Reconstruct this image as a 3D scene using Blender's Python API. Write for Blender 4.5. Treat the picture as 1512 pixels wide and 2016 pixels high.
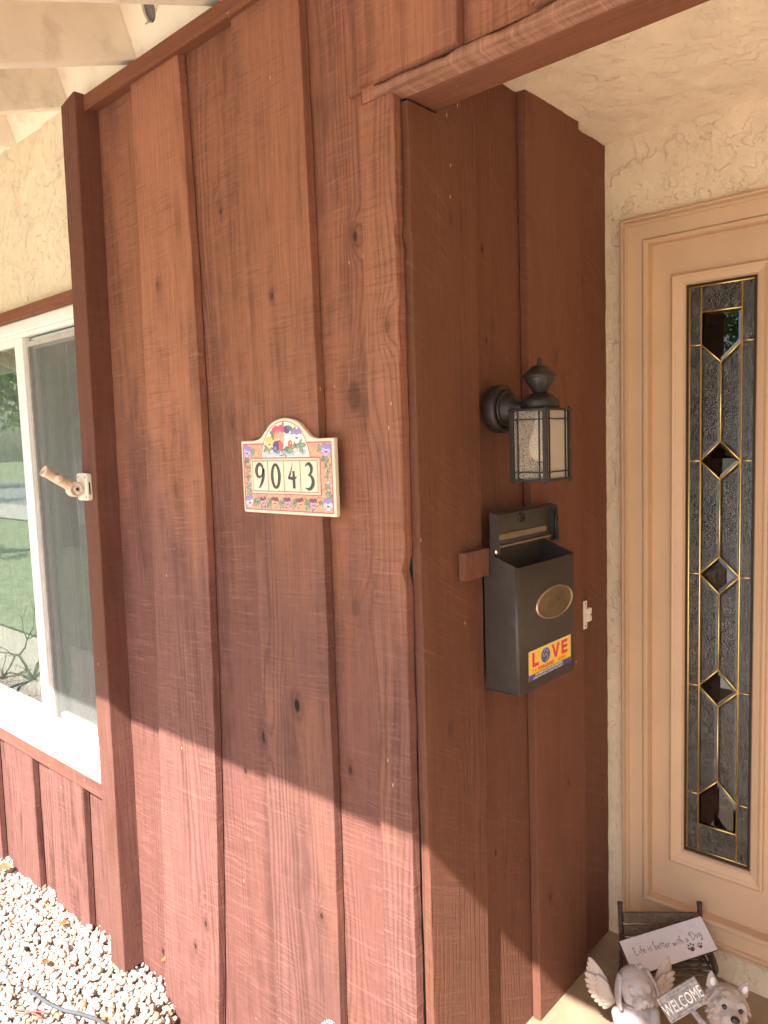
import bpy, bmesh, math, random
import numpy as np
from mathutils import Vector, Matrix, Euler, noise as mnoise
R = random.Random(7)
rad = math.radians
SC = bpy.context.scene
for o in list(bpy.data.objects):
    bpy.data.objects.remove(o)

# ------------------------------------------------------------------ camera, sky, sun, exposure
cd = bpy.data.cameras.new('camera')
cam = bpy.data.objects.new('camera', cd)
SC.collection.objects.link(cam)
cd.sensor_fit = 'VERTICAL'
cd.sensor_height = 36.0
cd.lens = 1480.0 / 2016.0 * 36.0
cd.clip_start = 0.02
cd.clip_end = 2000
yaw, pitch, roll = rad(41.984), rad(-5.4425), rad(-1.9207)
fwd = Vector((-math.sin(yaw) * math.cos(pitch), math.cos(yaw) * math.cos(pitch), math.sin(pitch)))
rgt = Vector((math.cos(yaw), math.sin(yaw), 0))
upv = rgt.cross(fwd)
r2 = math.cos(roll) * rgt + math.sin(roll) * upv
u2 = -math.sin(roll) * rgt + math.cos(roll) * upv
cam.matrix_world = Matrix(((r2.x, u2.x, -fwd.x, 0.99897), (r2.y, u2.y, -fwd.y, -1.19282), (r2.z, u2.z, -fwd.z, 1.6), (0, 0, 0, 1)))
SC.camera = cam

SUN_DIR = Vector((0.28, -1.0, 1.19)).normalized()          # towards the sun
sun_el = math.asin(SUN_DIR.z)
sun_rot = math.atan2(SUN_DIR.x, SUN_DIR.y)
w = bpy.data.worlds.new('World')
SC.world = w
w.use_nodes = True
nt = w.node_tree
nt.nodes.clear()
sky = nt.nodes.new('ShaderNodeTexSky')
sky.sky_type = 'NISHITA'
sky.sun_disc = False
sky.sun_elevation = sun_el
sky.sun_rotation = sun_rot
sky.dust_density = 2.0
bg = nt.nodes.new('ShaderNodeBackground')
bg.inputs['Strength'].default_value = 0.06
wo = nt.nodes.new('ShaderNodeOutputWorld')
nt.links.new(sky.outputs[0], bg.inputs['Color'])
nt.links.new(bg.outputs[0], wo.inputs['Surface'])
sl = bpy.data.lights.new('sun', 'SUN')
sl.energy = 3.6
sl.angle = rad(0.5)
sl.color = (1.0, 0.96, 0.90)
so = bpy.data.objects.new('sun', sl)
SC.collection.objects.link(so)
so.rotation_euler = (-SUN_DIR).to_track_quat('-Z', 'Y').to_euler()
so.location = SUN_DIR * 30
SC.view_settings.view_transform = 'Standard'
SC.view_settings.look = 'None'
SC.view_settings.gamma = 1.0
SC.view_settings.use_curve_mapping = False
SC.view_settings.exposure = 2.40
SC.render.engine = 'CYCLES'
SC.cycles.use_denoising = True
SC.cycles.denoising_prefilter = 'FAST'
SC.cycles.max_bounces = 10
SC.cycles.diffuse_bounces = 6
SC.cycles.glossy_bounces = 4
SC.cycles.transmission_bounces = 6
SC.cycles.transparent_max_bounces = 12
SC.cycles.caustics_reflective = False
SC.cycles.caustics_refractive = False

# ------------------------------------------------------------------ node helper
class NT:
    def __init__(s, mat):
        s.t = mat.node_tree; s.n = s.t.nodes; s.l = s.t.links
    def put(s, sock, v):
        if hasattr(v, 'is_output') or isinstance(v, bpy.types.NodeSocket):
            s.l.new(v, sock)
        elif v is not None:
            sock.default_value = v
    def m(s, op, a=None, b=None, c=None, clamp=False):
        n = s.n.new('ShaderNodeMath'); n.operation = op; n.use_clamp = clamp
        for i, v in enumerate((a, b, c)):
            if v is not None: s.put(n.inputs[i], v)
        return n.outputs[0]
    def add(s, a, b): return s.m('ADD', a, b)
    def mul(s, a, b): return s.m('MULTIPLY', a, b)
    def sub(s, a, b): return s.m('SUBTRACT', a, b)
    def vec(s, x, y, z):
        n = s.n.new('ShaderNodeCombineXYZ')
        for i, v in enumerate((x, y, z)): s.put(n.inputs[i], v)
        return n.outputs[0]
    def sep(s, v):
        n = s.n.new('ShaderNodeSeparateXYZ'); s.l.new(v, n.inputs[0]); return n.outputs
    def noise(s, v, scale=1.0, detail=2.0, rough=0.5, dist=0.0):
        n = s.n.new('ShaderNodeTexNoise')
        if v is not None: s.l.new(v, n.inputs['Vector'])
        n.inputs['Scale'].default_value = scale; n.inputs['Detail'].default_value = detail
        n.inputs['Roughness'].default_value = rough; n.inputs['Distortion'].default_value = dist
        return n.outputs['Fac']
    def voro(s, v, scale=1.0, feature='F1', rnd=1.0):
        n = s.n.new('ShaderNodeTexVoronoi'); n.feature = feature
        if v is not None: s.l.new(v, n.inputs['Vector'])
        n.inputs['Scale'].default_value = scale; n.inputs['Randomness'].default_value = rnd
        return n
    def ss(s, x, lo, hi, a=0.0, b=1.0):
        n = s.n.new('ShaderNodeMapRange'); n.interpolation_type = 'SMOOTHSTEP'
        s.put(n.inputs[0], x); n.inputs[1].default_value = lo; n.inputs[2].default_value = hi
        n.inputs[3].default_value = a; n.inputs[4].default_value = b
        return n.outputs[0]
    def mix(s, f, a, b, mode='MIX'):
        n = s.n.new('ShaderNodeMix'); n.data_type = 'RGBA'; n.blend_type = mode
        s.put(n.inputs[0], f)
        for i, v in ((6, a), (7, b)):
            if isinstance(v, (tuple, list)): n.inputs[i].default_value = (v[0], v[1], v[2], 1)
            else: s.l.new(v, n.inputs[i])
        return n.outputs[2]
    def scale(s, v, x, y, z):
        n = s.n.new('ShaderNodeVectorMath'); n.operation = 'MULTIPLY'
        s.l.new(v, n.inputs[0]); n.inputs[1].default_value = (x, y, z); return n.outputs[0]
    def bump(s, h, strength=0.5, dist=0.002, normal=None):
        n = s.n.new('ShaderNodeBump'); n.inputs['Strength'].default_value = strength
        n.inputs['Distance'].default_value = dist; s.l.new(h, n.inputs['Height'])
        if normal is not None: s.l.new(normal, n.inputs['Normal'])
        return n.outputs[0]

def new_mat(name):
    m = bpy.data.materials.new(name); m.use_nodes = True
    t = NT(m); b = m.node_tree.nodes['Principled BSDF']
    return m, t, b

def coords(t, kind='Object'):
    n = t.n.new('ShaderNodeTexCoord'); return n.outputs[kind]

def obj_rand(t):
    n = t.n.new('ShaderNodeObjectInfo'); return n.outputs['Random']

KNOTS = [(-0.863, 1.479, 0.030, 0.3), (-0.386, 0.953, 0.022, 1.0), (-0.531, 0.82, 0.02, 0.8), (-0.150, 1.70, 0.045, 0.45),
         (-0.129, 2.043, 0.014, 0.7), (-0.048, 1.837, 0.018, 0.35), (-0.208, 0.818, 0.014, 0.6), (-0.846, 0.179, 0.012, 0.8),
         (-0.908, 0.081, 0.011, 0.8), (-0.898, 2.055, 0.012, 0.4), (-0.62, 0.70, 0.012, 0.7), (-0.41, 1.95, 0.010, 0.7),
         (-0.17, 1.22, 0.03, 0.3), (-0.60, 1.66, 0.025, 0.25), (-0.33, 0.42, 0.010, 0.7), (-1.12, -0.062, 0.012, 0.8),
         (-0.60, 2.2, 0.012, 0.5)]

RKNOTS = [(0.295 - 0.5, 2.038, 0.007, 0.9), (0.305 - 0.5, 1.83, 0.006, 0.7), (0.335 - 0.5, 1.865, 0.014, 0.35), (0.165 - 0.5, 2.07, 0.012, 0.25), (0.30 - 0.5, 0.55, 0.006, 0.8), (0.62 - 0.5, 1.80, 0.02, 0.22), (0.66 - 0.5, 0.62, 0.018, 0.3), (0.12 - 0.5, 0.95, 0.022, 0.22), (0.55 - 0.5, 0.33, 0.014, 0.35)]
def wood(name, along='z', knots=False, base=(0.375, 0.157, 0.089), tone2=(0.215, 0.095, 0.079), dark=(0.050, 0.020, 0.013), worn=0.55, saw_slope=-0.05, saw_amt=0.5, bump=0.55, tint=0.26, ring_amt=0.55, edge=None):
    m, t, b = new_mat(name)
    P = coords(t); x, y, z = t.sep(P); r = obj_rand(t)
    if along == 'z': u = t.add(x, y); v = z
    elif along == 'x': u = t.add(z, y); v = x
    else: u = t.add(x, z); v = y
    C = t.vec(t.add(u, t.mul(r, 7.3)), t.mul(r, 31.0), t.add(v, t.mul(r, 5.0)))
    big = t.noise(t.scale(C, 7, 1, 1.3), 1, 4, 0.6)
    blot = t.noise(t.scale(C, 16, 1, 9), 1, 5, 0.65)
    fib = t.noise(t.scale(C, 260, 1, 5), 1, 4, 0.75)
    fine = t.noise(t.scale(C, 520, 1, 60), 1, 3, 0.7)
    warp = t.noise(t.scale(C, 5, 1, 0.7), 1, 3, 0.55)
    ph = t.add(t.mul(u, 62), t.mul(warp, 11))
    core = None; collar = None
    if knots:
        for (kx, kz, kr, amt) in knots:
            dx = t.mul(t.sub(u, kx), 1.0 / kr); dz = t.mul(t.sub(z, kz), 0.55 / kr)
            d2 = t.add(t.mul(dx, dx), t.mul(dz, dz))
            g = t.m('EXPONENT', t.mul(d2, -0.35))
            ph = t.add(ph, t.mul(g, 2.6))
            c = t.mul(t.ss(d2, 0.30, 0.05), amt)
            cc = t.mul(t.ss(d2, 2.2, 0.4), 0.5 * amt + 0.2)
            core = c if core is None else t.m('MAXIMUM', core, c)
            collar = cc if collar is None else t.m('MAXIMUM', collar, cc)
    sn = t.m('SINE', t.mul(ph, 6.2832))
    ring = t.ss(sn, 0.35, 1.0)
    ringmask = t.ss(t.noise(t.scale(C, 6, 1, 0.8), 1, 3, 0.5), 0.42, 0.68)
    ring = t.mul(ring, ringmask)
    if collar is not None: ring = t.m('MAXIMUM', ring, t.mul(t.ss(sn, 0.2, 1.0), collar))
    # rough-sawn marks running nearly across the board
    sv = t.add(t.add(v, t.mul(u, saw_slope)), t.mul(t.noise(t.scale(C, 9, 1, 2.5), 1, 2, 0.5), 0.011))
    S = t.vec(t.mul(u, 5), t.mul(r, 17), t.mul(sv, 330))
    sawn = t.noise(S, 1, 3, 0.7)
    S2 = t.vec(t.mul(u, 3), t.mul(r, 9), t.mul(sv, 60))
    saw2 = t.noise(S2, 1, 3, 0.6)
    S3 = t.vec(t.mul(u, 9), t.mul(r, 13), t.mul(sv, 165))
    saw3 = t.noise(S3, 1, 3, 0.65)
    sawmask = t.ss(t.noise(t.scale(C, 5, 1, 4), 1, 3, 0.6), 0.42, 0.66)
    saw = t.add(t.mul(t.sub(sawn, 0.5), sawmask), t.mul(t.sub(saw2, 0.5), 0.35))
    # worn, darker streaks broken up by fibres and saw marks
    strk = t.noise(t.scale(C, 48, 1, 2.2), 1, 4, 0.65)
    wv = t.add(t.add(t.mul(blot, 0.40), t.mul(big, 0.75)), t.add(t.add(t.mul(t.sub(fib, 0.5), 0.40), t.mul(t.sub(strk, 0.5), 0.55)), t.mul(saw, 0.22)))
    if collar is not None: wv = t.add(wv, t.mul(collar, 0.12))
    wm = t.mul(t.ss(wv, 0.55, 0.80), worn)
    cut = t.noise(t.vec(t.mul(u, 4.5), t.mul(r, 23), t.mul(sv, 125)), 1, 3, 0.6)
    cutm = t.mul(t.ss(cut, 0.585, 0.76), t.ss(t.noise(t.scale(C, 8, 1, 5), 1, 3, 0.6), 0.46, 0.66))
    shade = t.ss(t.noise(t.scale(C, 26, 1, 1.0), 1, 3, 0.6), 0.30, 0.70, 0.11, -0.02)
    # second tone in drifting patches; height ramp paints in brighter light on upper boards
    tone_f = t.add(t.noise(t.scale(C, 4, 1, 1.1), 1, 3, 0.6), t.ss(z, 2.0, 0.6, -0.12, 0.22)) if along == 'z' else t.noise(t.scale(C, 4, 1, 1.1), 1, 3, 0.6)
    col = t.mix(t.ss(tone_f, 0.40, 0.68), base, tone2)
    col = t.mix(shade, col, tuple(k * 1.8 for k in dark))
    col = t.mix(wm, col, dark)
    col = t.mix(t.mul(ring, ring_amt), col, tuple(k * 0.9 for k in dark))
    col = t.mix(t.ss(fib, 0.30, 0.70, 0.46, 0.0), col, tuple(k * 1.4 for k in dark))
    light = tuple(min(1, k * 1.45 + 0.02) for k in tone2)
    col = t.mix(t.mul(t.ss(saw, 0.08, 0.28), saw_amt), col, light)
    col = t.mix(t.mul(t.ss(saw, -0.06, -0.24), saw_amt * 0.55), col, tuple(k * 1.5 for k in dark))
    m3 = t.ss(t.noise(t.scale(C, 6, 1, 3.5), 1, 3, 0.6), 0.36, 0.62)
    col = t.mix(t.mul(t.mul(t.ss(saw3, 0.53, 0.70), m3), saw_amt * 0.52), col, light)
    col = t.mix(t.mul(t.mul(t.ss(saw3, 0.47, 0.32), m3), saw_amt * 0.50), col, tuple(k * 2.2 for k in dark))
    col = t.mix(t.mul(t.ss(saw2, 0.58, 0.74), saw_amt * 0.30), col, light)
    col = t.mix(t.mul(t.mul(t.ss(sn, -0.55, -0.95), t.mul(ringmask, 0.30)), ring_amt * 1.4), col, light)
    col = t.mix(t.mul(cutm, saw_amt * 0.9), col, light)
    col = t.mix(t.mul(t.ss(fine, 0.57, 0.74), 0.34), col, light)
    # tiny pale flecks of bare wood
    fl = t.voro(t.scale(C, 30, 1, 12), 1.0)
    fleck = t.ss(fl.outputs['Distance'], 0.075, 0.03)
    fmask = t.ss(t.noise(t.scale(C, 11, 1, 6), 1, 2, 0.5), 0.56, 0.60)
    col = t.mix(t.mul(t.mul(fleck, fmask), 0.8), col, (0.62, 0.42, 0.30))
    if core is not None:
        col = t.mix(t.mul(collar, 0.35), col, tuple(k * 1.6 for k in dark))
        col = t.mix(core, col, (0.012, 0.007, 0.006))
    tv = t.add(1.0 - tint / 2, t.mul(r, tint))
    hs = t.n.new('ShaderNodeHueSaturation'); t.l.new(col, hs.inputs['Color']); t.l.new(tv, hs.inputs['Value'])
    t.l.new(hs.outputs[0], b.inputs['Base Color'])
    b.inputs['Roughness'].default_value = 0.78
    b.inputs['Specular IOR Level'].default_value = 0.22
    h = t.add(t.add(t.mul(fib, 0.6), t.mul(saw, 1.1 * saw_amt + 0.3)), t.add(t.mul(ring, -0.45), t.mul(wm, -0.35)))
    h = t.add(h, t.mul(fine, 0.25))
    h = t.add(h, t.add(t.mul(cutm, 0.5), t.mul(t.mul(t.sub(saw3, 0.5), m3), 1.6 * saw_amt)))
    if core is not None: h = t.sub(h, t.mul(core, 2.0))
    t.l.new(t.bump(h, bump, 0.0022), b.inputs['Normal'])
    return m

def plain(name, col, rough=0.6, metal=0.0, spec=0.4, nscale=40, namt=0.12, bump=0.0, bscale=200, dirt=None, dscale=6, damt=0.5, coat=0.0):
    m, t, b = new_mat(name)
    P = coords(t)
    n = t.noise(P, nscale, 4, 0.6)
    c = t.mix(t.ss(n, 0.3, 0.7), tuple(k * (1 - namt) for k in col), tuple(min(1, k * (1 + namt)) for k in col))
    if dirt:
        dn = t.noise(P, dscale, 5, 0.65)
        c = t.mix(t.mul(t.ss(dn, 0.52, 0.72), damt), c, dirt)
    t.l.new(c, b.inputs['Base Color'])
    b.inputs['Roughness'].default_value = rough; b.inputs['Metallic'].default_value = metal
    b.inputs['Specular IOR Level'].default_value = spec
    b.inputs['Coat Weight'].default_value = coat
    if bump:
        t.l.new(t.bump(t.noise(P, bscale, 4, 0.6), bump, 0.001), b.inputs['Normal'])
    return m

def stucco(name, col, dirt, crack=0.7, lump=0.6):
    m, t, b = new_mat(name)
    P = coords(t)
    w1 = t.noise(P, 9, 4, 0.6)
    P2 = t.n.new('ShaderNodeVectorMath'); P2.operation = 'ADD'
    sc = t.n.new('ShaderNodeVectorMath'); sc.operation = 'SCALE'
    wn = t.n.new('ShaderNodeTexNoise'); t.l.new(P, wn.inputs['Vector']); wn.inputs['Scale'].default_value = 16; wn.inputs['Detail'].default_value = 3
    t.l.new(wn.outputs['Color'], sc.inputs[0]); sc.inputs[3].default_value = 0.045
    t.l.new(P, P2.inputs[0]); t.l.new(sc.outputs[0], P2.inputs[1])
    W = P2.outputs[0]
    n1 = t.noise(W, 20, 5, 0.60)
    plate = t.ss(n1, 0.44, 0.52)                      # trowelled flat plates with torn rims
    rim = t.mul(t.ss(n1, 0.425, 0.46), t.ss(n1, 0.505, 0.465))
    n2 = t.noise(P, 160, 5, 0.7)
    pits = t.ss(t.noise(W, 95, 4, 0.7), 0.36, 0.30)
    area = t.ss(w1, 0.47, 0.62)
    rim = t.mul(rim, area)
    c = t.mix(t.ss(t.noise(P, 5, 4, 0.6), 0.3, 0.7), tuple(k * 0.93 for k in col), tuple(min(1, k * 1.05) for k in col))
    c = t.mix(t.mul(rim, crack * 0.55), c, dirt)
    c = t.mix(t.mul(pits, crack * t_one * 0.6), c, dirt)
    t.l.new(c, b.inputs['Base Color'])
    b.inputs['Roughness'].default_value = 0.9; b.inputs['Specular IOR Level'].default_value = 0.15
    h = t.add(t.mul(plate, 0.55 * lump), t.add(t.mul(n2, 0.50), t.mul(pits, -0.55)))
    h = t.sub(h, t.mul(rim, 0.25))
    t.l.new(t.bump(h, 1.0, 0.0042), b.inputs['Normal'])
    return m
t_one = 1.0

# ------------------------------------------------------------------ object helpers
def tag(o, label=None, cat=None, group=None, kind=None):
    if label: o['label'] = label
    if cat: o['category'] = cat
    if group: o['group'] = group
    if kind: o['kind'] = kind
    return o

def empty(name, loc, label, cat, group=None, rz=0.0):
    o = bpy.data.objects.new(name, None); SC.collection.objects.link(o)
    o.location = loc; o.rotation_euler = (0, 0, rz); o.empty_display_size = 0.05
    return tag(o, label, cat, group)

def wloc(p):
    v = Vector((0, 0, 0))
    while p is not None:
        v += p.location; p = p.parent
    return v

def link(name, me, mat, parent=None, local=False, loc=None):
    """mesh in world coordinates (local=False) under an unrotated parent, or in the parent's own space"""
    o = bpy.data.objects.new(name, me); SC.collection.objects.link(o)
    if mat is not None:
        me.materials.clear()
        for mm in (mat if isinstance(mat, (list, tuple)) else [mat]): me.materials.append(mm)
    if parent is not None:
        o.parent = parent
        if not local: me.transform(Matrix.Translation(-wloc(parent)))
    elif loc is not None:
        me.transform(Matrix.Translation(-Vector(loc))); o.location = loc
    return o

class MB:
    def __init__(s): s.v = []; s.f = []; s.mi = []; s.smooth = []
    def addv(s, vs): k = len(s.v); s.v.extend([tuple(p) for p in vs]); return k
    def face(s, idx, mi=0, sm=False): s.f.append(tuple(idx)); s.mi.append(mi); s.smooth.append(sm)
    def box(s, x0, x1, y0, y1, z0, z1, mi=0, M=None):
        vs = [(x, y, z) for z in (z0, z1) for y in (y0, y1) for x in (x0, x1)]
        if M is not None: vs = [tuple(M @ Vector(p)) for p in vs]
        k = s.addv(vs)
        for q in ((0, 2, 3, 1), (4, 5, 7, 6), (0, 1, 5, 4), (2, 6, 7, 3), (0, 4, 6, 2), (1, 3, 7, 5)):
            s.face([k + i for i in q], mi)
        return s
    def hexa(s, p8, mi=0):
        """8 corners: bottom 4 (ccw from above), top 4"""
        k = s.addv(p8)
        for q in ((3, 2, 1, 0), (4, 5, 6, 7), (0, 1, 5, 4), (1, 2, 6, 5), (2, 3, 7, 6), (3, 0, 4, 7)):
            s.face([k + i for i in q], mi)
        return s
    def prism(s, pts, d, mi=0):
        """pts: planar polygon (3D), d: extrusion vector; capped"""
        n = len(pts); k = s.addv(pts); d = Vector(d)
        k2 = s.addv([Vector(p) + d for p in pts])
        s.face(list(range(k, k + n)), mi); s.face(list(range(k2 + n - 1, k2 - 1, -1)), mi)
        for i in range(n):
            j = (i + 1) % n
            s.face((k + i, k2 + i, k2 + j, k + j), mi)
        return s
    def lathe(s, prof, n=28, M=None, mi=0, caps=True, sm=True):
        k = len(s.v)
        for (r, z) in prof:
            for i in range(n):
                a = 2 * math.pi * i / n
                p = Vector((r * math.cos(a), r * math.sin(a), z))
                if M is not None: p = M @ p
                s.v.append(tuple(p))
        for j in range(len(prof) - 1):
            for i in range(n):
                i2 = (i + 1) % n
                s.face((k + j * n + i, k + j * n + i2, k + (j + 1) * n + i2, k + (j + 1) * n + i), mi, sm)
        if caps:
            if prof[0][0] > 1e-6: s.face([k + i for i in range(n - 1, -1, -1)], mi)
            if prof[-1][0] > 1e-6: s.face([k + (len(prof) - 1) * n + i for i in range(n)], mi)
        return s
    def tube(s, pts, r, n=8, mi=0, caps=True, sm=True):
        pts = [Vector(p) for p in pts]; k = len(s.v); rr = r if isinstance(r, (list, tuple)) else [r] * len(pts)
        prev = None
        for i, p in enumerate(pts):
            d = (pts[min(i + 1, len(pts) - 1)] - pts[max(i - 1, 0)]).normalized()
            if prev is None:
                a = d.orthogonal().normalized()
            else:
                a = (prev - d * prev.dot(d))
                a = a.normalized() if a.length > 1e-6 else d.orthogonal().normalized()
            prev = a; b = d.cross(a)
            for j in range(n):
                t = 2 * math.pi * j / n
                s.v.append(tuple(p + (a * math.cos(t) + b * math.sin(t)) * rr[i]))
        for i in range(len(pts) - 1):
            for j in range(n):
                j2 = (j + 1) % n
                s.face((k + i * n + j, k + i * n + j2, k + (i + 1) * n + j2, k + (i + 1) * n + j), mi, sm)
        if caps:
            s.face([k + j for j in range(n - 1, -1, -1)], mi)
            e = k + (len(pts) - 1) * n
            s.face([e + j for j in range(n)], mi)
        return s
    def ball(s, c, r, nu=14, nv=9, mi=0, M=None):
        rx, ry, rz = r if isinstance(r, (tuple, list)) else (r, r, r)
        prof = []
        k = len(s.v); c = Vector(c)
        for j in range(nv + 1):
            th = math.pi * j / nv
            for i in range(nu):
                a = 2 * math.pi * i / nu
                p = Vector((rx * math.sin(th) * math.cos(a), ry * math.sin(th) * math.sin(a), -rz * math.cos(th)))
                if M is not None: p = M @ p
                s.v.append(tuple(c + p))
        for j in range(nv):
            for i in range(nu):
                i2 = (i + 1) % nu
                s.face((k + j * nu + i, k + j * nu + i2, k + (j + 1) * nu + i2, k + (j + 1) * nu + i), mi, True)
        return s
    def mesh(s, name, bevel=0.0, seg=2, weld=True):
        me = bpy.data.meshes.new(name)
        me.from_pydata(s.v, [], s.f)
        me.polygons.foreach_set('material_index', s.mi)
        me.polygons.foreach_set('use_smooth', s.smooth)
        bm = bmesh.new(); bm.from_mesh(me)
        if weld: bmesh.ops.remove_doubles(bm, verts=bm.verts, dist=1e-6)
        bmesh.ops.dissolve_degenerate(bm, dist=1e-7, edges=bm.edges)
        bmesh.ops.recalc_face_normals(bm, faces=bm.faces)
        if bevel > 0:
            es = [e for e in bm.edges if len(e.link_faces) == 2 and e.calc_face_angle(0) > 0.5]
            bmesh.ops.bevel(bm, geom=es, offset=bevel, segments=seg, profile=0.5, affect='EDGES', clamp_overlap=True)
        bm.to_mesh(me); bm.free(); me.update()
        return me
    def build(s, name, mat, parent=None, bevel=0.0, seg=2, local=False, loc=None, smooth=False, weld=True):
        me = s.mesh(name, bevel, seg, weld)
        if smooth: me.polygons.foreach_set('use_smooth', [True] * len(me.polygons))
        return link(name, me, mat, parent, local, loc)

def curve_mesh(name, loops, depth, M, bevel=0.0, bres=2):
    """filled 2D outline with holes -> solid mesh of the given depth along local +Z, placed by M"""
    cu = bpy.data.curves.new(name, 'CURVE'); cu.dimensions = '2D'; cu.fill_mode = 'BOTH'
    cu.extrude = max(depth / 2 - bevel, 0.0); cu.bevel_depth = bevel; cu.bevel_resolution = bres
    for lp in loops:
        sp = cu.splines.new('POLY'); sp.points.add(len(lp) - 1); sp.use_cyclic_u = True
        for p, q in zip(sp.points, lp): p.co = (q[0], q[1], 0, 1)
    cu.offset = -bevel
    o = bpy.data.objects.new(name, cu); SC.collection.objects.link(o)
    dg = bpy.context.evaluated_depsgraph_get(); dg.update()
    me = bpy.data.meshes.new_from_object(o.evaluated_get(dg))
    bpy.data.objects.remove(o); bpy.data.curves.remove(cu)
    me.transform(Matrix.Translation((0, 0, depth / 2)))
    me.transform(M)
    me.name = name
    return me

def text_mesh(name, body, size, depth, sx=1.0, spacing=1.0, align='CENTER', offset=0.0):
    cu = bpy.data.curves.new(name, 'FONT'); cu.body = body; cu.size = size; cu.extrude = depth / 2
    cu.align_x = align; cu.space_character = spacing; cu.offset = offset; cu.resolution_u = 3
    o = bpy.data.objects.new(name, cu); SC.collection.objects.link(o)
    dg = bpy.context.evaluated_depsgraph_get(); dg.update()
    me = bpy.data.meshes.new_from_object(o.evaluated_get(dg))
    bpy.data.objects.remove(o); bpy.data.curves.remove(cu)
    me.transform(Matrix.Diagonal((sx, 1, 1, 1)))
    me.name = name
    return me

def frame_m(o, ex, ey, ez):
    ex, ey, ez = Vector(ex), Vector(ey), Vector(ez)
    return Matrix(((ex.x, ey.x, ez.x, o[0]), (ex.y, ey.y, ez.y, o[1]), (ex.z, ey.z, ez.z, o[2]), (0, 0, 0, 1)))

def remesh(mb_or_mesh, voxel, smooth=3, name='form'):
    me = mb_or_mesh.mesh(name, weld=False) if isinstance(mb_or_mesh, MB) else mb_or_mesh
    o = bpy.data.objects.new(name, me); SC.collection.objects.link(o)
    md = o.modifiers.new('r', 'REMESH'); md.mode = 'VOXEL'; md.voxel_size = voxel
    if smooth:
        sm = o.modifiers.new('s', 'SMOOTH'); sm.factor = 0.5; sm.iterations = smooth
    dg = bpy.context.evaluated_depsgraph_get(); dg.update()
    out = bpy.data.meshes.new_from_object(o.evaluated_get(dg))
    bpy.data.objects.remove(o)
    out.polygons.foreach_set('use_smooth', [True] * len(out.polygons))
    return out

class Paint:
    """flat painted or printed shapes: polygons with a colour each, stacked in thin coats"""
    def __init__(s): s.v = []; s.f = []; s.c = []; s.z = 0.0
    def poly(s, pts, col, dz=0.000003):
        s.z += dz; k = len(s.v)
        s.v.extend([(p[0], p[1], s.z) for p in pts]); s.f.append(tuple(range(k, k + len(pts)))); s.c.append(col)
    def ell(s, cx, cy, rx, ry, col, rot=0.0, n=12, dz=0.000003):
        c, sn = math.cos(rot), math.sin(rot)
        s.poly([(cx + rx * math.cos(a) * c - ry * math.sin(a) * sn, cy + rx * math.cos(a) * sn + ry * math.sin(a) * c)
                for a in [2 * math.pi * i / n for i in range(n)]], col, dz)
    def leaf(s, cx, cy, L, wd, rot, col):
        c, sn = math.cos(rot), math.sin(rot); pts = []
        for (a, b) in ((0, 0), (0.25, 0.42), (0.55, 0.5), (0.8, 0.3), (1, 0), (0.8, -0.3), (0.55, -0.5), (0.25, -0.42)):
            px, py = a * L, b * wd
            pts.append((cx + px * c - py * sn, cy + px * sn + py * c))
        s.poly(pts, col)
    def stroke(s, pts, wds, col, dz=0.000003):
        s.z += dz
        n = len(pts); P = [Vector((p[0], p[1])) for p in pts]
        W = wds if isinstance(wds, (list, tuple)) else [wds] * n
        k = len(s.v)
        for i in range(n):
            d = (P[min(i + 1, n - 1)] - P[max(i - 1, 0)])
            d = d.normalized() if d.length > 1e-9 else Vector((1, 0))
            nn = Vector((-d.y, d.x)) * W[i] / 2
            s.v.append((P[i].x + nn.x, P[i].y + nn.y, s.z)); s.v.append((P[i].x - nn.x, P[i].y - nn.y, s.z))
        for i in range(n - 1):
            a = k + 2 * i
            s.f.append((a, a + 1, a + 3, a + 2)); s.c.append(col)
    def mesh(s, name, M):
        me = bpy.data.meshes.new(name); me.from_pydata(s.v, [], s.f)
        at = me.color_attributes.new('paint', 'FLOAT_COLOR', 'CORNER')
        buf = []
        for f, c in zip(s.f, s.c): buf += [c[0], c[1], c[2], 1.0] * len(f)
        at.data.foreach_set('color', buf)
        bm = bmesh.new(); bm.from_mesh(me)
        for f in bm.faces:
            if f.normal.z < 0: f.normal_flip()
        bm.to_mesh(me); bm.free()
        me.transform(M); me.update()
        return me

def spline(pts, n=8):
    """Catmull-Rom through the points"""
    P = [Vector(p) for p in pts]; out = []
    for i in range(len(P) - 1):
        p0, p1, p2, p3 = P[max(i - 1, 0)], P[i], P[i + 1], P[min(i + 2, len(P) - 1)]
        for j in range(n):
            t = j / n
            out.append(0.5 * ((2 * p1) + (p2 - p0) * t + (2 * p0 - 5 * p1 + 4 * p2 - p3) * t * t + (3 * p1 - p0 - 3 * p2 + p3) * t ** 3))
    out.append(P[-1]); return out

# ------------------------------------------------------------------ materials
M = {}
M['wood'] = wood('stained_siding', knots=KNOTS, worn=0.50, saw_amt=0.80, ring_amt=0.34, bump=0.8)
M['wood_under'] = wood('stained_under_board', knots=KNOTS, worn=0.55, saw_amt=0.80, ring_amt=0.36, bump=0.8, base=(0.290, 0.118, 0.067), tone2=(0.178, 0.074, 0.060))
M['edge'] = wood('board_edge_shade', base=(0.115, 0.048, 0.026), tone2=(0.135, 0.064, 0.038), dark=(0.045, 0.018, 0.011), worn=0.5, saw_amt=0.35, bump=0.9, ring_amt=0.3)  # board sides coloured darker to stand in for shade on those faces
M['wood_r'] = wood('stained_return_siding', knots=RKNOTS, saw_slope=0.55, saw_amt=0.45, worn=0.30, base=(0.158, 0.063, 0.033), tone2=(0.166, 0.070, 0.044), dark=(0.05, 0.019, 0.012), bump=1.0, ring_amt=0.22, tint=0.36)
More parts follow.
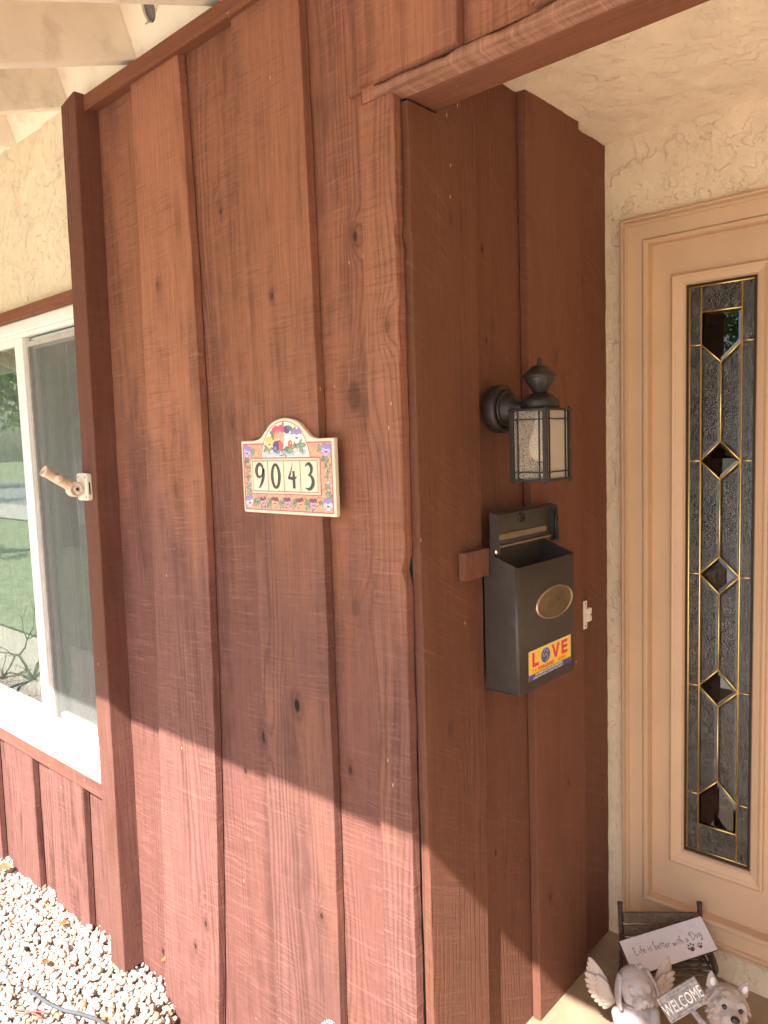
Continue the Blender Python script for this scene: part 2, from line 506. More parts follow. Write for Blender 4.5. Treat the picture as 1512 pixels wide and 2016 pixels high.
M['edge_r'] = wood('return_board_edge', saw_amt=0.2, worn=0.3, base=(0.10, 0.034, 0.022), tone2=(0.115, 0.043, 0.030), bump=0.8, ring_amt=0.2)
M['worn'] = wood('worn_arris', base=(0.36, 0.165, 0.10), tone2=(0.30, 0.145, 0.115), worn=0.7)
M['worn_r'] = wood('worn_return_arris', base=(0.15, 0.062, 0.034), tone2=(0.165, 0.070, 0.046), worn=0.6)
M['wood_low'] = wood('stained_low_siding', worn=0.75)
M['wood_h'] = wood('stained_trim', along='x', worn=0.30, saw_amt=0.3, base=(0.25, 0.090, 0.045), tone2=(0.215, 0.083, 0.048), ring_amt=0.3)
M['wood_post'] = wood('stained_post', worn=0.40, saw_amt=0.25, base=(0.145, 0.055, 0.035), tone2=(0.175, 0.077, 0.060), bump=1.0)
M['cream'] = plain('cream_paint', (0.81, 0.73, 0.60), 0.7, nscale=6, namt=0.06, dirt=(0.50, 0.41, 0.31), damt=0.40, dscale=9, bump=0.15, bscale=90)
M['soffit'] = plain('soffit_paint', (0.82, 0.71, 0.62), 0.7, nscale=8, namt=0.05, bump=0.1)
M['stucco'] = stucco('door_wall_stucco', (0.76, 0.61, 0.43), (0.48, 0.33, 0.20), crack=0.30, lump=0.6)
M['stucco_w'] = stucco('window_wall_stucco', (0.76, 0.64, 0.47), (0.55, 0.40, 0.24), crack=0.38, lump=0.8)
M['stucco_c'] = stucco('porch_ceiling_stucco', (0.82, 0.69, 0.53), (0.66, 0.52, 0.37), crack=0.22, lump=0.4)
M['tan'] = plain('tan_door_paint', (0.575, 0.385, 0.240), 0.5, nscale=4, namt=0.035, bump=0.18, bscale=70, dirt=(0.46, 0.31, 0.20), damt=0.30, dscale=5)
M['vinyl'] = plain('white_vinyl', (0.80, 0.77, 0.74), 0.35, nscale=20, namt=0.03)
M['black'] = plain('dark_bronze_metal', (0.021, 0.015, 0.012), 0.42, nscale=60, namt=0.2, bump=0.1, bscale=400, spec=0.4)
M['mail'] = plain('mailbox_metal', (0.043, 0.035, 0.030), 0.38, nscale=50, namt=0.1, bump=0.06, bscale=500, spec=0.5, dirt=(0.085, 0.068, 0.055), damt=0.35, dscale=16)
M['bronze'] = plain('bronze_plate', (0.20, 0.145, 0.09), 0.42, metal=0.75, nscale=60, namt=0.15)
M['brass'] = plain('brass_came', (0.85, 0.64, 0.22), 0.42, metal=1.0, nscale=80, namt=0.1)
M['chrome'] = plain('bright_rivet', (0.75, 0.70, 0.62), 0.25, metal=1.0)
M['plastic'] = plain('cream_plastic', (0.68, 0.55, 0.42), 0.5, nscale=30, namt=0.08, dirt=(0.40, 0.27, 0.18), damt=0.4, dscale=25)
M['plate'] = plain('cream_plastic_plate', (0.76, 0.68, 0.59), 0.5, nscale=30, namt=0.05, dirt=(0.5, 0.38, 0.28), damt=0.3, dscale=25)
M['hole'] = plain('dark_hole', (0.012, 0.010, 0.009), 0.8)
M['rubber'] = plain('grey_hose', (0.075, 0.085, 0.095), 0.55)
M['twig'] = plain('twig_bark', (0.16, 0.105, 0.08), 0.85, nscale=60, namt=0.3)
M['redtwig'] = plain('red_stem', (0.35, 0.10, 0.08), 0.7)
M['leafbrown'] = plain('dry_leaf', (0.26, 0.105, 0.035), 0.7, nscale=60, namt=0.3)
M['silver'] = plain('silver_studs', (0.45, 0.46, 0.48), 0.3, metal=0.9)
M['greyw'] = plain('weathered_grey_wood', (0.115, 0.078, 0.054), 0.8, nscale=90, namt=0.35, bump=0.4, bscale=200)
M['darkiron'] = plain('cast_iron', (0.060, 0.036, 0.028), 0.6, nscale=120, namt=0.3, bump=0.3, bscale=300)
M['signface'] = plain('whitewashed_board', (0.56, 0.52, 0.56), 0.7, nscale=14, namt=0.06, dirt=(0.42, 0.38, 0.40), damt=0.35, dscale=25)
M['signedge'] = plain('brown_board_edge', (0.10, 0.055, 0.045), 0.7, nscale=60, namt=0.3)
M['ink'] = plain('dark_ink', (0.035, 0.025, 0.030), 0.7)
M['nose'] = plain('black_glaze', (0.018, 0.016, 0.018), 0.25)
M['pink'] = plain('pink_paint', (0.62, 0.27, 0.25), 0.6)
M['whitepaint'] = plain('white_letter_paint', (0.80, 0.78, 0.76), 0.6)
M['bulb'] = plain('frosted_bulb', (0.80, 0.74, 0.66), 0.35)
M['ceramic'] = plain('cream_ceramic', (0.72, 0.61, 0.46), 0.22, nscale=25, namt=0.04, coat=0.4)
M['tile'] = plain('number_tile', (0.73, 0.61, 0.46), 0.2, nscale=25, namt=0.03, coat=0.4)
M['tilegap'] = plain('tile_bed', (0.46, 0.35, 0.21), 0.4)
M['seal'] = plain('dark_seal', (0.030, 0.017, 0.012), 0.6)
M['asphalt'] = plain('asphalt', (0.22, 0.22, 0.22), 0.85, nscale=30, namt=0.15, bump=0.3)
M['walk'] = plain('pale_concrete', (0.66, 0.60, 0.52), 0.85, nscale=12, namt=0.10, bump=0.3, bscale=80)
M['grass'] = plain('lawn_green', (0.19, 0.225, 0.125), 0.9, nscale=9, namt=0.35, bump=0.5, bscale=90)
M['leaf'] = plain('tree_leaf', (0.21, 0.28, 0.10), 0.6, nscale=2, namt=0.5)
M['bark'] = plain('tree_bark', (0.14, 0.10, 0.075), 0.9, nscale=14, namt=0.3)
M['inside'] = plain('dim_room', (0.20, 0.18, 0.16), 0.9)
M['blind'] = plain('vertical_blind_fabric', (0.52, 0.52, 0.46), 0.8)
M['rock'] = None

def paint_mat(name, rough=0.3, coat=0.3):
    m, t, b = new_mat(name)
    a = t.n.new('ShaderNodeVertexColor'); a.layer_name = 'paint'
    n = t.noise(coords(t), 700, 3, 0.6)
    c = t.mix(t.ss(n, 0.35, 0.7, 0.0, 0.04), a.outputs['Color'], (0.85, 0.78, 0.70))
    t.l.new(c, b.inputs['Base Color'])
    b.inputs['Roughness'].default_value = rough; b.inputs['Coat Weight'].default_value = coat
    return m
M['paint'] = paint_mat('glazed_painting')
M['print'] = paint_mat('sticker_print', 0.45, 0.0)

def glass_pane(name, tint=(0.80, 0.86, 0.83), ior=1.9, rough=0.0, bumpk=None):
    m, t, b = new_mat(name); t.n.remove(b)
    out = [n for n in t.n if n.type == 'OUTPUT_MATERIAL'][0]
    tr = t.n.new('ShaderNodeBsdfTransparent'); tr.inputs[0].default_value = (*tint, 1)
    gl = t.n.new('ShaderNodeBsdfGlossy'); gl.inputs['Roughness'].default_value = rough
    fr = t.n.new('ShaderNodeFresnel'); fr.inputs[0].default_value = ior
    geo = t.n.new('ShaderNodeNewGeometry')
    if bumpk:
        P = coords(t)
        h = t.noise(P, bumpk[0], 3, 0.6, bumpk[2])
        bn = t.bump(h, bumpk[1], 0.003)
        t.l.new(bn, gl.inputs['Normal']); t.l.new(bn, fr.inputs['Normal'])
    mx = t.n.new('ShaderNodeMixShader')
    t.l.new(t.mul(fr.outputs[0], t.sub(1.0, geo.outputs['Backfacing'])), mx.inputs[0]); t.l.new(tr.outputs[0], mx.inputs[1]); t.l.new(gl.outputs[0], mx.inputs[2])
    t.l.new(mx.outputs[0], out.inputs[0])
    return m
M['winglass'] = glass_pane('window_glass', ior=3.3)
M['clear'] = glass_pane('bevelled_clear_glass', (0.55, 0.52, 0.50), 1.8)
def chip_glass():
    m = glass_pane('glue_chip_glass', (0.45, 0.42, 0.40), 1.85, 0.20, (60, 0.8, 2.5)); t = NT(m)
    out = [n for n in t.n if n.type == 'OUTPUT_MATERIAL'][0]; prev = out.inputs[0].links[0].from_socket
    df = t.n.new('ShaderNodeBsdfDiffuse'); df.inputs[0].default_value = (0.26, 0.235, 0.22, 1)
    P = coords(t); n1 = t.noise(P, 85, 5, 0.72, 3.0)
    f = t.mul(t.ss(n1, 0.47, 0.56), t.ss(t.noise(P, 22, 3, 0.6), 0.35, 0.65, 0.08, 0.36))
    mx = t.n.new('ShaderNodeMixShader'); t.l.new(f, mx.inputs[0]); t.l.new(prev, mx.inputs[1]); t.l.new(df.outputs[0], mx.inputs[2]); t.l.new(mx.outputs[0], out.inputs[0])
    return m
M['textured'] = chip_glass()
def seeded():
    m, t, b = new_mat('seeded_lamp_glass')
    n = t.noise(coords(t), 420, 3, 0.6)
    b.inputs['Base Color'].default_value = (0.70, 0.64, 0.56, 1); b.inputs['Roughness'].default_value = 0.25
    b.inputs['Transmission Weight'].default_value = 0.0
    tr = t.n.new('ShaderNodeBsdfTransparent'); tr.inputs[0].default_value = (0.92, 0.88, 0.82, 1)
    mx = t.n.new('ShaderNodeMixShader'); out = [k for k in t.n if k.type == 'OUTPUT_MATERIAL'][0]
    t.l.new(t.bump(n, 0.8, 0.002), b.inputs['Normal'])
    f = t.ss(n, 0.45, 0.60, 0.06, 0.34)
    t.l.new(f, mx.inputs[0]); t.l.new(tr.outputs[0], mx.inputs[1]); t.l.new(b.outputs[0], mx.inputs[2]); t.l.new(mx.outputs[0], out.inputs[0])
    return m
M['seeded'] = seeded()
def frosted():
    m, t, b = new_mat('frosted_lamp_glass')
    b.inputs['Base Color'].default_value = (0.60, 0.53, 0.45, 1); b.inputs['Roughness'].default_value = 0.5
    tr = t.n.new('ShaderNodeBsdfTranslucent'); tr.inputs[0].default_value = (0.72, 0.65, 0.56, 1)
    mx = t.n.new('ShaderNodeMixShader'); mx.inputs[0].default_value = 0.45; out = [k for k in t.n if k.type == 'OUTPUT_MATERIAL'][0]
    t.l.new(b.outputs[0], mx.inputs[1]); t.l.new(tr.outputs[0], mx.inputs[2]); t.l.new(mx.outputs[0], out.inputs[0])
    return m
M['frosted'] = frosted()
def screen_mat():
    m, t, b = new_mat('insect_screen')
    b.inputs['Base Color'].default_value = (0.20, 0.20, 0.19, 1); b.inputs['Roughness'].default_value = 0.8
    tr = t.n.new('ShaderNodeBsdfTransparent')
    mx = t.n.new('ShaderNodeMixShader'); mx.inputs[0].default_value = 0.34; out = [k for k in t.n if k.type == 'OUTPUT_MATERIAL'][0]
    t.l.new(tr.outputs[0], mx.inputs[1]); t.l.new(b.outputs[0], mx.inputs[2]); t.l.new(mx.outputs[0], out.inputs[0])
    return m
M['screen'] = screen_mat()
def resin(name, col, dirt):
    m, t, b = new_mat(name)
    P = coords(t)
    geo = t.n.new('ShaderNodeNewGeometry')
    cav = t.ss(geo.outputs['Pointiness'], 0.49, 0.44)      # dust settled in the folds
    n = t.noise(P, 45, 5, 0.65)
    c = t.mix(t.ss(n, 0.35, 0.7), tuple(k * 0.85 for k in col), col)
    c = t.mix(t.mul(t.ss(t.noise(P, 22, 4, 0.6), 0.5, 0.7), 0.5), c, dirt)
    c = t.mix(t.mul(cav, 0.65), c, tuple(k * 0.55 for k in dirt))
    t.l.new(c, b.inputs['Base Color']); b.inputs['Roughness'].default_value = 0.62
    t.l.new(t.bump(t.noise(P, 240, 4, 0.6), 0.35, 0.001), b.inputs['Normal'])
    return m
M['resin'] = resin('grey_resin', (0.40, 0.35, 0.34), (0.40, 0.27, 0.20))
M['wing'] = resin('wing_resin', (0.48, 0.39, 0.34), (0.40, 0.25, 0.16))
M['furresin'] = resin('fur_resin', (0.37, 0.31, 0.28), (0.36, 0.23, 0.17))
def porch_mat():
    m, t, b = new_mat('porch_concrete')
    P = coords(t)
    c = t.mix(t.ss(t.noise(P, 5, 5, 0.65), 0.35, 0.68), (0.24, 0.165, 0.105), (0.32, 0.228, 0.148))
    c = t.mix(t.mul(t.ss(t.noise(P, 60, 4, 0.7), 0.55, 0.75), 0.4), c, (0.38, 0.28, 0.18))
    t.l.new(c, b.inputs['Base Color']); b.inputs['Roughness'].default_value = 0.6
    t.l.new(t.bump(t.noise(P, 130, 4, 0.6), 0.3, 0.002), b.inputs['Normal'])
    return m
M['porch'] = porch_mat()
def rock_mat():
    m, t, b = new_mat('pale_gravel_stone')
    geo = t.n.new('ShaderNodeNewGeometry')
    cr = t.n.new('ShaderNodeValToRGB'); t.l.new(geo.outputs['Random Per Island'], cr.inputs[0])
    e = cr.color_ramp; e.interpolation = 'CONSTANT'
    cols = [(0.0, (0.432, 0.358, 0.302)), (0.22, (0.484, 0.419, 0.373)), (0.42, (0.367, 0.296, 0.245)), (0.56, (0.457, 0.371, 0.270)), (0.68, (0.360, 0.266, 0.258)),
            (0.78, (0.405, 0.278, 0.160)), (0.83, (0.288, 0.223, 0.198)), (0.90, (0.509, 0.457, 0.424)), (0.965, (0.262, 0.130, 0.064))]
    e.elements[0].position = 0; e.elements[0].color = (*cols[0][1], 1); e.elements[1].position = cols[1][0]; e.elements[1].color = (*cols[1][1], 1)
    for p, c in cols[2:]:
        k = e.elements.new(p); k.color = (*c, 1)
    n = t.noise(coords(t), 160, 4, 0.6)
    c = t.mix(t.ss(n, 0.4, 0.75, 0.0, 0.35), cr.outputs[0], (0.42, 0.32, 0.24))
    t.l.new(c, b.inputs['Base Color']); b.inputs['Roughness'].default_value = 0.8
    t.l.new(t.bump(t.noise(coords(t), 300, 3, 0.6), 0.3, 0.001), b.inputs['Normal'])
    return m
M['rock'] = rock_mat()
def gravel_ground_mat():
    m, t, b = new_mat('gravel_bed_floor')
    P = coords(t); v = t.voro(P, 55)
    c = t.mix(v.outputs['Distance'], (0.60, 0.54, 0.46), (0.40, 0.34, 0.27))
    t.l.new(c, b.inputs['Base Color']); b.inputs['Roughness'].default_value = 0.9
    t.l.new(t.bump(t.m('SUBTRACT', 1.0, v.outputs['Distance']), 1.0, 0.01), b.inputs['Normal'])
    return m
M['gravelground'] = gravel_ground_mat()

# ------------------------------------------------------------------ the ground
def structure(name, mb, mat, **k):
    o = mb.build(name, mat, **k); o['kind'] = 'structure'; return o
EAVE_Y, EAVE_Z = -1.24, 2.232
structure('ground', MB().box(-160, 160, -160, 30, -0.40, -0.30), M['grass'])
structure('gravel_ground', MB().box(-9.0, -1.10, -1.75, 0.16, -0.299, -0.194), M['gravelground'])
structure('soil', MB().box(-1.0995, -0.03, -1.75, 0.16, -0.298, -0.262), plain('dry_soil', (0.34, 0.27, 0.20), 0.95, nscale=40, namt=0.3, bump=0.8, bscale=120))
structure('porch_floor', MB().box(0.0, 3.7, -1.75, 1.1, -0.28, 0.0).box(-0.045, -0.0002, 0.06, 1.1, -0.28, -0.0002), M['porch'])
structure('front_walk', MB().box(-2.6, 2.69, -7.05, -1.76, -0.29, -0.06), M['walk'])  # walk laid out wide and pale to bounce sunlight upward
structure('lawn', MB().box(-60, -2.7, -7.0, -1.8, -0.296, -0.20), M['grass'])
structure('bounce_driveway', MB().box(2.7, 11.0, -9.39, -1.9, -0.293, -0.09), M['walk'])  # unseen pale paving added to bounce sunlight up under the eave
structure('sidewalk', MB().box(-80, 2.69, -9.39, -7.06, -0.292, -0.17), plain('weathered_concrete', (0.40, 0.38, 0.34), 0.9, nscale=8, namt=0.12))
structure('street', MB().box(-120, 90, -19, -9.4, -0.295, -0.27), M['asphalt'])

def gravel():
    rng = np.random.default_rng(5)
    ico = bmesh.new(); bmesh.ops.create_icosphere(ico, subdivisions=1, radius=1)
    bv = np.array([v.co[:] for v in ico.verts]); bf = np.array([[v.index for v in f.verts] for f in ico.faces]); ico.free()
    V = []; F = []; k = 0
    def ground(x, y): return -0.180 + 0.012 * np.clip((x + 1.6) / 0.5, 0, 1) - 0.09 * np.clip((x + 1.10 + 0.9 * y) / 0.12, 0, 1) + 0.012 * math.sin(3.1 * x) * math.cos(4 * y)
    for layer, (n, lo, hi, dz) in enumerate(((7600, .008, .014, -.011), (9000, .006, .0130, -.002), (2000, .007, .016, 0.004))):
        for _ in range(n):
            x = rng.uniform(-3.1, -0.45); y = rng.uniform(-0.85, 0.05)
            if x > -1.035 - 1.25 * y and rng.random() > .06: continue
            s = rng.uniform(lo, hi) * (1.0 if rng.random() > .12 else 1.35)
            d = bv * (1 + rng.uniform(-.28, .28, (len(bv), 1)))
            d = d * np.array([1.0, rng.uniform(.6, .95), rng.uniform(.5, .85)])
            q, _r = np.linalg.qr(rng.normal(size=(3, 3)))
            p = d @ q.T * s + np.array([x, y, ground(x, y) + dz + rng.uniform(-.004, .006)])
            V.append(p); F.append(bf + k); k += len(bv)
    V = np.concatenate(V); F = np.concatenate(F)
    me = bpy.data.meshes.new('gravel')
    me.vertices.add(len(V)); me.vertices.foreach_set('co', V.ravel())
    me.loops.add(F.size); me.loops.foreach_set('vertex_index', F.ravel().astype(np.int32))
    me.polygons.add(len(F)); me.polygons.foreach_set('loop_start', np.arange(0, F.size, 3, dtype=np.int32))
    me.update(calc_edges=True); me.validate()
    o = link('gravel', me, M['rock'])
    tag(o, 'pale cream gravel stones along the foot of the red siding', kind='stuff')
gravel()

# ------------------------------------------------------------------ planks
def plank(parent, name, mat, axis, xl, xr, y0, y1, z0, z1, step=0.07, jit=0.0012, bev=0.0014, chips=(), extra=None):
    """upright board. axis 'x': runs across x with its face towards -y; axis 'y': across y with its face towards +x.
    xl, xr: functions of z for the two edges; y0 = face, y1 = back"""
    n = max(2, int((z1 - z0) / step)); mb = MB(); rows = []
    for i in range(n + 1):
        z = z0 + (z1 - z0) * i / n
        a = xl(z) + R.uniform(-jit, jit); b = xr(z) + R.uniform(-jit, jit)
        for (cz, side, dep) in chips:
            if abs(z - cz) < step * 0.36: 
                if side == 'r': b -= dep
                else: a += dep
        f = y0 + R.uniform(-jit, jit) * 0.5
        c = bev * R.uniform(0.7, 1.6)
        s = 1 if y1 > y0 else -1
        pr = [(a, y1), (a, f + c * s), (a + c, f), (b - c, f), (b, f + c * s), (b, y1)]
        if axis == 'x': rows.append(mb.addv([(p, q, z) for p, q in pr]))
        else: rows.append(mb.addv([(q, p, z) for p, q in pr]))
    for i in range(n):
        for j in range(6):
            j2 = (j + 1) % 6
            mb.face((rows[i] + j, rows[i] + j2, rows[i + 1] + j2, rows[i + 1] + j), (1, 2, 0, 2, 1, 0)[j])
    mb.face([rows[0] + j for j in range(6)]); mb.face([rows[n] + j for j in range(6)])
    if extra: extra(mb)
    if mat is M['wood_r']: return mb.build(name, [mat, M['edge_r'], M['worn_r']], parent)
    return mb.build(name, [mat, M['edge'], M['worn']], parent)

def lin(a, b, q=0.0): return lambda z: a + b * z + q * (z - 1.35) ** 2
front = empty('siding_wall', (0, 0, 0), 'wide reddish brown board siding wall carrying the house number plaque', 'wall')
o1l, o1r = lin(-1.068, 0.0435, -0.012), lin(-0.757, 0.0198, -0.022)
o2l, o2r = lin(-0.525, 0.0039), lin(-0.268, 0.0003, -0.007)
cl, cr = lin(-0.123, 0.0069), lin(-0.029, 0.0063)
REC = 0.027
def off(f, d): return lambda z: f(z) + d
ZB = -0.27
for (l, r) in ((lin(-1.345, 0), off(o1l, 0.06)), (off(o1r, -0.06), off(o2l, 0.06)), (off(o2r, -0.06), off(cl, 0.05))):
    plank(front, 'plank', M['wood_under'], 'x', l, r, REC, REC + 0.02, ZB, 2.66)
plank(front, 'plank', M['wood'], 'x', o1l, o1r, 0.0, REC - 0.004, ZB, 2.617)
plank(front, 'plank', M['wood'], 'x', o2l, o2r, 0.0, REC - 0.004, ZB, 2.617)
cb = plank(front, 'corner_board', M['wood'], 'x', cl, cr, 0.0, REC - 0.002, ZB, 2.287, step=0.03, chips=((2.03, 'r', 0.012), (2.015, 'r', 0.006), (1.315, 'r', 0.010)))
# packing piece and boards above the entry
MB().box(-0.098, -0.0645, 0.0015, 0.024, 2.290, 2.345).build('packing_piece', M['wood'], front, bevel=0.0012)
up0 = plank(front, 'plank', M['wood'], 'x', lin(-0.098, 0), lin(0.153, 0), -0.012, 0.011, 2.319, 2.75)
for (a, b) in ((-0.15, 0.60), (0.60, 1.35), (1.35, 2.1), (2.1, 2.9), (2.9, 3.7)):
    plank(front, 'plank', M['wood'], 'x', lin(a + 0.001, 0), lin(b, 0), 0.0145, 0.03, 2.3235, 2.75)
for (a, b) in ((0.305, 0.56), (0.76, 1.02), (1.22, 1.48), (1.68, 1.94), (2.14, 2.4), (2.6, 2.86), (3.06, 3.32)):
    plank(front, 'plank', M['wood'], 'x', lin(a, 0), lin(b, 0), -0.012, 0.011, 2.324, 2.75)
# small curled dry leaf stuck to the siding
g = MB()
pts = spline([(-1.146, -0.004, -0.083), (-1.128, -0.010, -0.074), (-1.112, -0.010, -0.060), (-1.105, -0.005, -0.040)], 5)
g.tube([(p.x, p.y + 0.024, p.z) for p in pts], [0.002 + 0.006 * math.sin(math.pi * i / (len(pts) - 1)) for i in range(len(pts))], 8)
tag(g.build('dry_leaf', M['leafbrown'], loc=(-1.125, 0.02, -0.065)), 'small curled tan leaf stuck low on the siding near the gravel', 'leaf')

# trim board along the top of the siding, under the rafters
trim = MB()
n = 24
xs = [-1.245 + (0.985 + 0.15) * i / n for i in range(n + 1)]
for i in range(n):
    a, b = xs[i], xs[i + 1]
    trim.hexa([(a, -0.020 + R.uniform(-.0006, .0006), 2.604), (b, -0.020, 2.604), (b, 0.024, 2.6175), (a, 0.024, 2.6175),
               (a, -0.020, 2.644), (b, -0.020, 2.644), (b, 0.024, 2.655), (a, 0.024, 2.655)]) if False else None
tr = MB().prism([(-1.222, -0.020, 2.606), (-1.222, 0.0265, 2.6185), (-1.222, 0.0265, 2.664), (-1.222, -0.020, 2.650)], (1.12, 0, 0))
tr.build('trim_board', M['wood_h'], front, bevel=0.0015)

# wall behind the boards (sheathing), so that no daylight leaks through
MB().box(-1.34, -0.03, 0.049, 0.12, -0.27, 2.70).build('sheathing', M['inside'], front)

# ------------------------------------------------------------------ post left of the siding
def post():
    mb = MB(); rows = []
    N = 30
    for i in range(N + 1):
        z = -0.155 + (2.655 + 0.155) * i / N
        xr = -1.2735 + 0.0258 * z + R.uniform(-.0012, .0012); xl = xr - 0.088 + R.uniform(-.0012, .0012)
        y0 = -0.047 + R.uniform(-.0008, .0008)
        c = 0.003
        pr = [(xl, 0.026), (xl, y0 + c), (xl + c, y0), (xr - c, y0), (xr, y0 + c), (xr, 0.026)]
        rows.append(mb.addv([(p, q, z - (0.018 if (i == N and p < xl + 0.02) else 0)) for p, q in pr]))
    for i in range(N):
        for j in range(6):
            mb.face((rows[i] + j, rows[i] + (j + 1) % 6, rows[i + 1] + (j + 1) % 6, rows[i + 1] + j), 1 if j in (0, 4) else 0)
    mb.face([rows[0] + j for j in range(6)]); mb.face([rows[N] + j for j in range(6)])
    o = mb.build('corner_post', [M['wood_post'], wood('post_side_shade', worn=0.6, saw_amt=0.25, base=(0.085, 0.033, 0.022), tone2=(0.11, 0.045, 0.031), dark=(0.03, 0.011, 0.008), bump=1.0)], loc=(-1.32, 0, -0.155))  # post sides carry their shade as a darker colour than the front
    tag(o, 'dark brown timber post beside the window with a flag pole bracket', 'post')
post()

# ------------------------------------------------------------------ return wall facing the entry
ret = empty('return_wall', (0, 0.5, 0), 'shaded brown board siding wall that carries the lantern and mailbox', 'wall')
RX = -0.026
aL, aR = lin(0.0285, 0.0), lin(0.246, 0.0083)
bL, bR = lin(0.489, -0.0041), lin(0.765, -0.0048)
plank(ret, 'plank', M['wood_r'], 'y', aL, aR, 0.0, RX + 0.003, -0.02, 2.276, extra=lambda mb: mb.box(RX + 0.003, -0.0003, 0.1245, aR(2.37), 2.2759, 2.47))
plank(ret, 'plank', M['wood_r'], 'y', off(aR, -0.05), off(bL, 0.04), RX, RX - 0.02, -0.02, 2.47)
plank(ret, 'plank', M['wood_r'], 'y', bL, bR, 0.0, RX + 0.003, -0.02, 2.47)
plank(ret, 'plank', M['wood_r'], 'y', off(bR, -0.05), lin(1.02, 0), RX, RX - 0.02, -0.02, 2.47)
MB().box(-0.12, -0.05, 0.05, 1.02, -0.2, 2.6).build('sheathing', M['inside'], ret)

# ------------------------------------------------------------------ header beam over the entry
hd = empty('header_beam', (1.0, 0.06, 2.285), 'reddish brown header beam with a ragged front edge over the entry', 'beam')
MB().box(-0.010, 3.7, 0.033, 0.1225, 2.283, 2.42).build('beam', M['wood_h'], hd, bevel=0.002)
st = MB(); N = 126; rows = []
for i in range(N + 1):
    x = -0.062 + 3.76 * i / N
    zt = 2.316 + 0.008 * mnoise.noise(Vector((x * 6, 0.3, 0))) + 0.006 * mnoise.noise(Vector((x * 23, 5, 0))) - (0.006 if 0.02 < x < 0.12 else 0)
    yb = -0.004 + 0.0015 * mnoise.noise(Vector((x * 9, 1, 2)))
    rows.append(st.addv([(x, yb, 2.2895), (x, 0.032, 2.2845), (x, 0.032, zt), (x, yb + 0.004, zt - 0.001), (x, yb, zt - 0.006)]))
for i in range(N):
    for j in range(5): st.face((rows[i] + j, rows[i] + (j + 1) % 5, rows[i + 1] + (j + 1) % 5, rows[i + 1] + j))
st.face([rows[0] + j for j in range(5)]); st.face([rows[N] + j for j in range(5)])
st.build('edge_strip', wood('ragged_strip', along='x', worn=0.15, saw_amt=0.8, base=(0.33, 0.155, 0.10), tone2=(0.37, 0.195, 0.14), bump=1.0), hd)

# ------------------------------------------------------------------ entry: ceiling, stucco wall, far side
def stucco_sheet(name, outline, holes, plane, mat, depth, amp=0.003, label=None, cat=None, kind=None):
    pass
ce = empty('porch_ceiling', (1.2, 0.55, 2.435), 'cream textured stucco ceiling above the recessed entry', 'ceiling')
def displaced_plane(nx, ny, P0, ex, ey, nrm, amp, freq, thick, seed=0.0, skip=None):
    mb = MB(); P0, ex, ey, nrm = Vector(P0), Vector(ex), Vector(ey), Vector(nrm)
    idx = {}
    for j in range(ny + 1):
        for i in range(nx + 1):
            p = P0 + ex * (i / nx) + ey * (j / ny)
            q = Vector(p) * freq + Vector((seed, seed, seed))
            h = mnoise.noise(q) * 0.6 + mnoise.noise(q * 2.3) * 0.35 + 0.25 * mnoise.noise(q * 5.1)
            pl = max(-0.25, min(0.25, h * 1.6))
            edge = (i in (0, nx) or j in (0, ny))
            idx[i, j] = mb.addv([p + nrm * (pl * amp * 2)])
    for j in range(ny):
        for i in range(nx):
            if skip and skip((P0 + ex * ((i + .5) / nx) + ey * ((j + .5) / ny))): continue
            mb.face((idx[i, j], idx[i + 1, j], idx[i + 1, j + 1], idx[i, j + 1]), 0, True)
    return mb
displaced_plane(210, 50, (-0.03, 0.122, 2.437), (3.7, 0, 0), (0, 0.90, 0), (0, 0, -1), 0.0028, 14, 0.0, 3.0).build('stucco_skin', M['stucco_c'], ce)
MB().box(-0.10, 3.7, 0.124, 1.10, 2.444, 2.60).build('ceiling_board', M['inside'], ce)

DY = 0.965
ew = empty('entry_stucco_wall', (0.3, DY, 0), 'cream stucco wall strip framing the tan panel at the entry', 'wall')
sk = lambda p: (0.052 < p.x < 0.545 and 0.12 < p.z < 2.188)
displaced_plane(420, 300, (-0.03, DY, -0.02), (3.7, 0, 0), (0, 0, 2.49), (0, -1, 0), 0.0026, 13, 0.0, 9.0, skip=sk).build('stucco_skin', M['stucco'], ew)
bk = MB()
bk.box(-0.1, 0.046, DY + 0.012, DY + 0.16, -0.1, 2.5).box(0.55, 3.7, DY + 0.012, DY + 0.16, -0.1, 2.5)
bk.box(0.046, 0.55, DY + 0.012, DY + 0.16, 2.20, 2.5).box(0.046, 0.55, DY + 0.012, DY + 0.16, -0.1, 0.10)
bk.build('wall_core', M['inside'], ew)
# far side of the entry: unseen wall added to block sky and bounce light
rw = empty('added_bounce_wall', (3.6, 0.0, 0), 'unseen cream stucco wall added on the far side of the entry for bounce light', 'wall')
displaced_plane(120, 120, (3.60, 0.97, -0.02), (0, -2.44, 0), (0, 0, 2.49), (-1, 0, 0), 0.003, 14, 0.0, 7.0).build('stucco_skin', M['stucco'], rw)
MB().box(3.625, 3.70, -1.47, 1.1, -0.28, 2.6).build('sheathing', M['inside'], rw)

# ------------------------------------------------------------------ sidelight panel with leaded glass
sd = empty('entry_sidelight', (0.30, 0.95, 0.12), 'tan painted entry panel with a tall leaded glass strip', 'sidelight')
def rect_ring(mb, xo0, xo1, zo0, zo1, xi0, xi1, zi0, zi1, yo, yi):
    """mitred ring between an outer rectangle at depth yo and an inner one at depth yi"""
    o = [(xo0, yo, zo0), (xo1, yo, zo0), (xo1, yo, zo1), (xo0, yo, zo1)]
    i_ = [(xi0, yi, zi0), (xi1, yi, zi0), (xi1, yi, zi1), (xi0, yi, zi1)]
    a = mb.addv(o); b = mb.addv(i_)
    for k in range(4): mb.face((a + k, a + (k + 1) % 4, b + (k + 1) % 4, b + k))
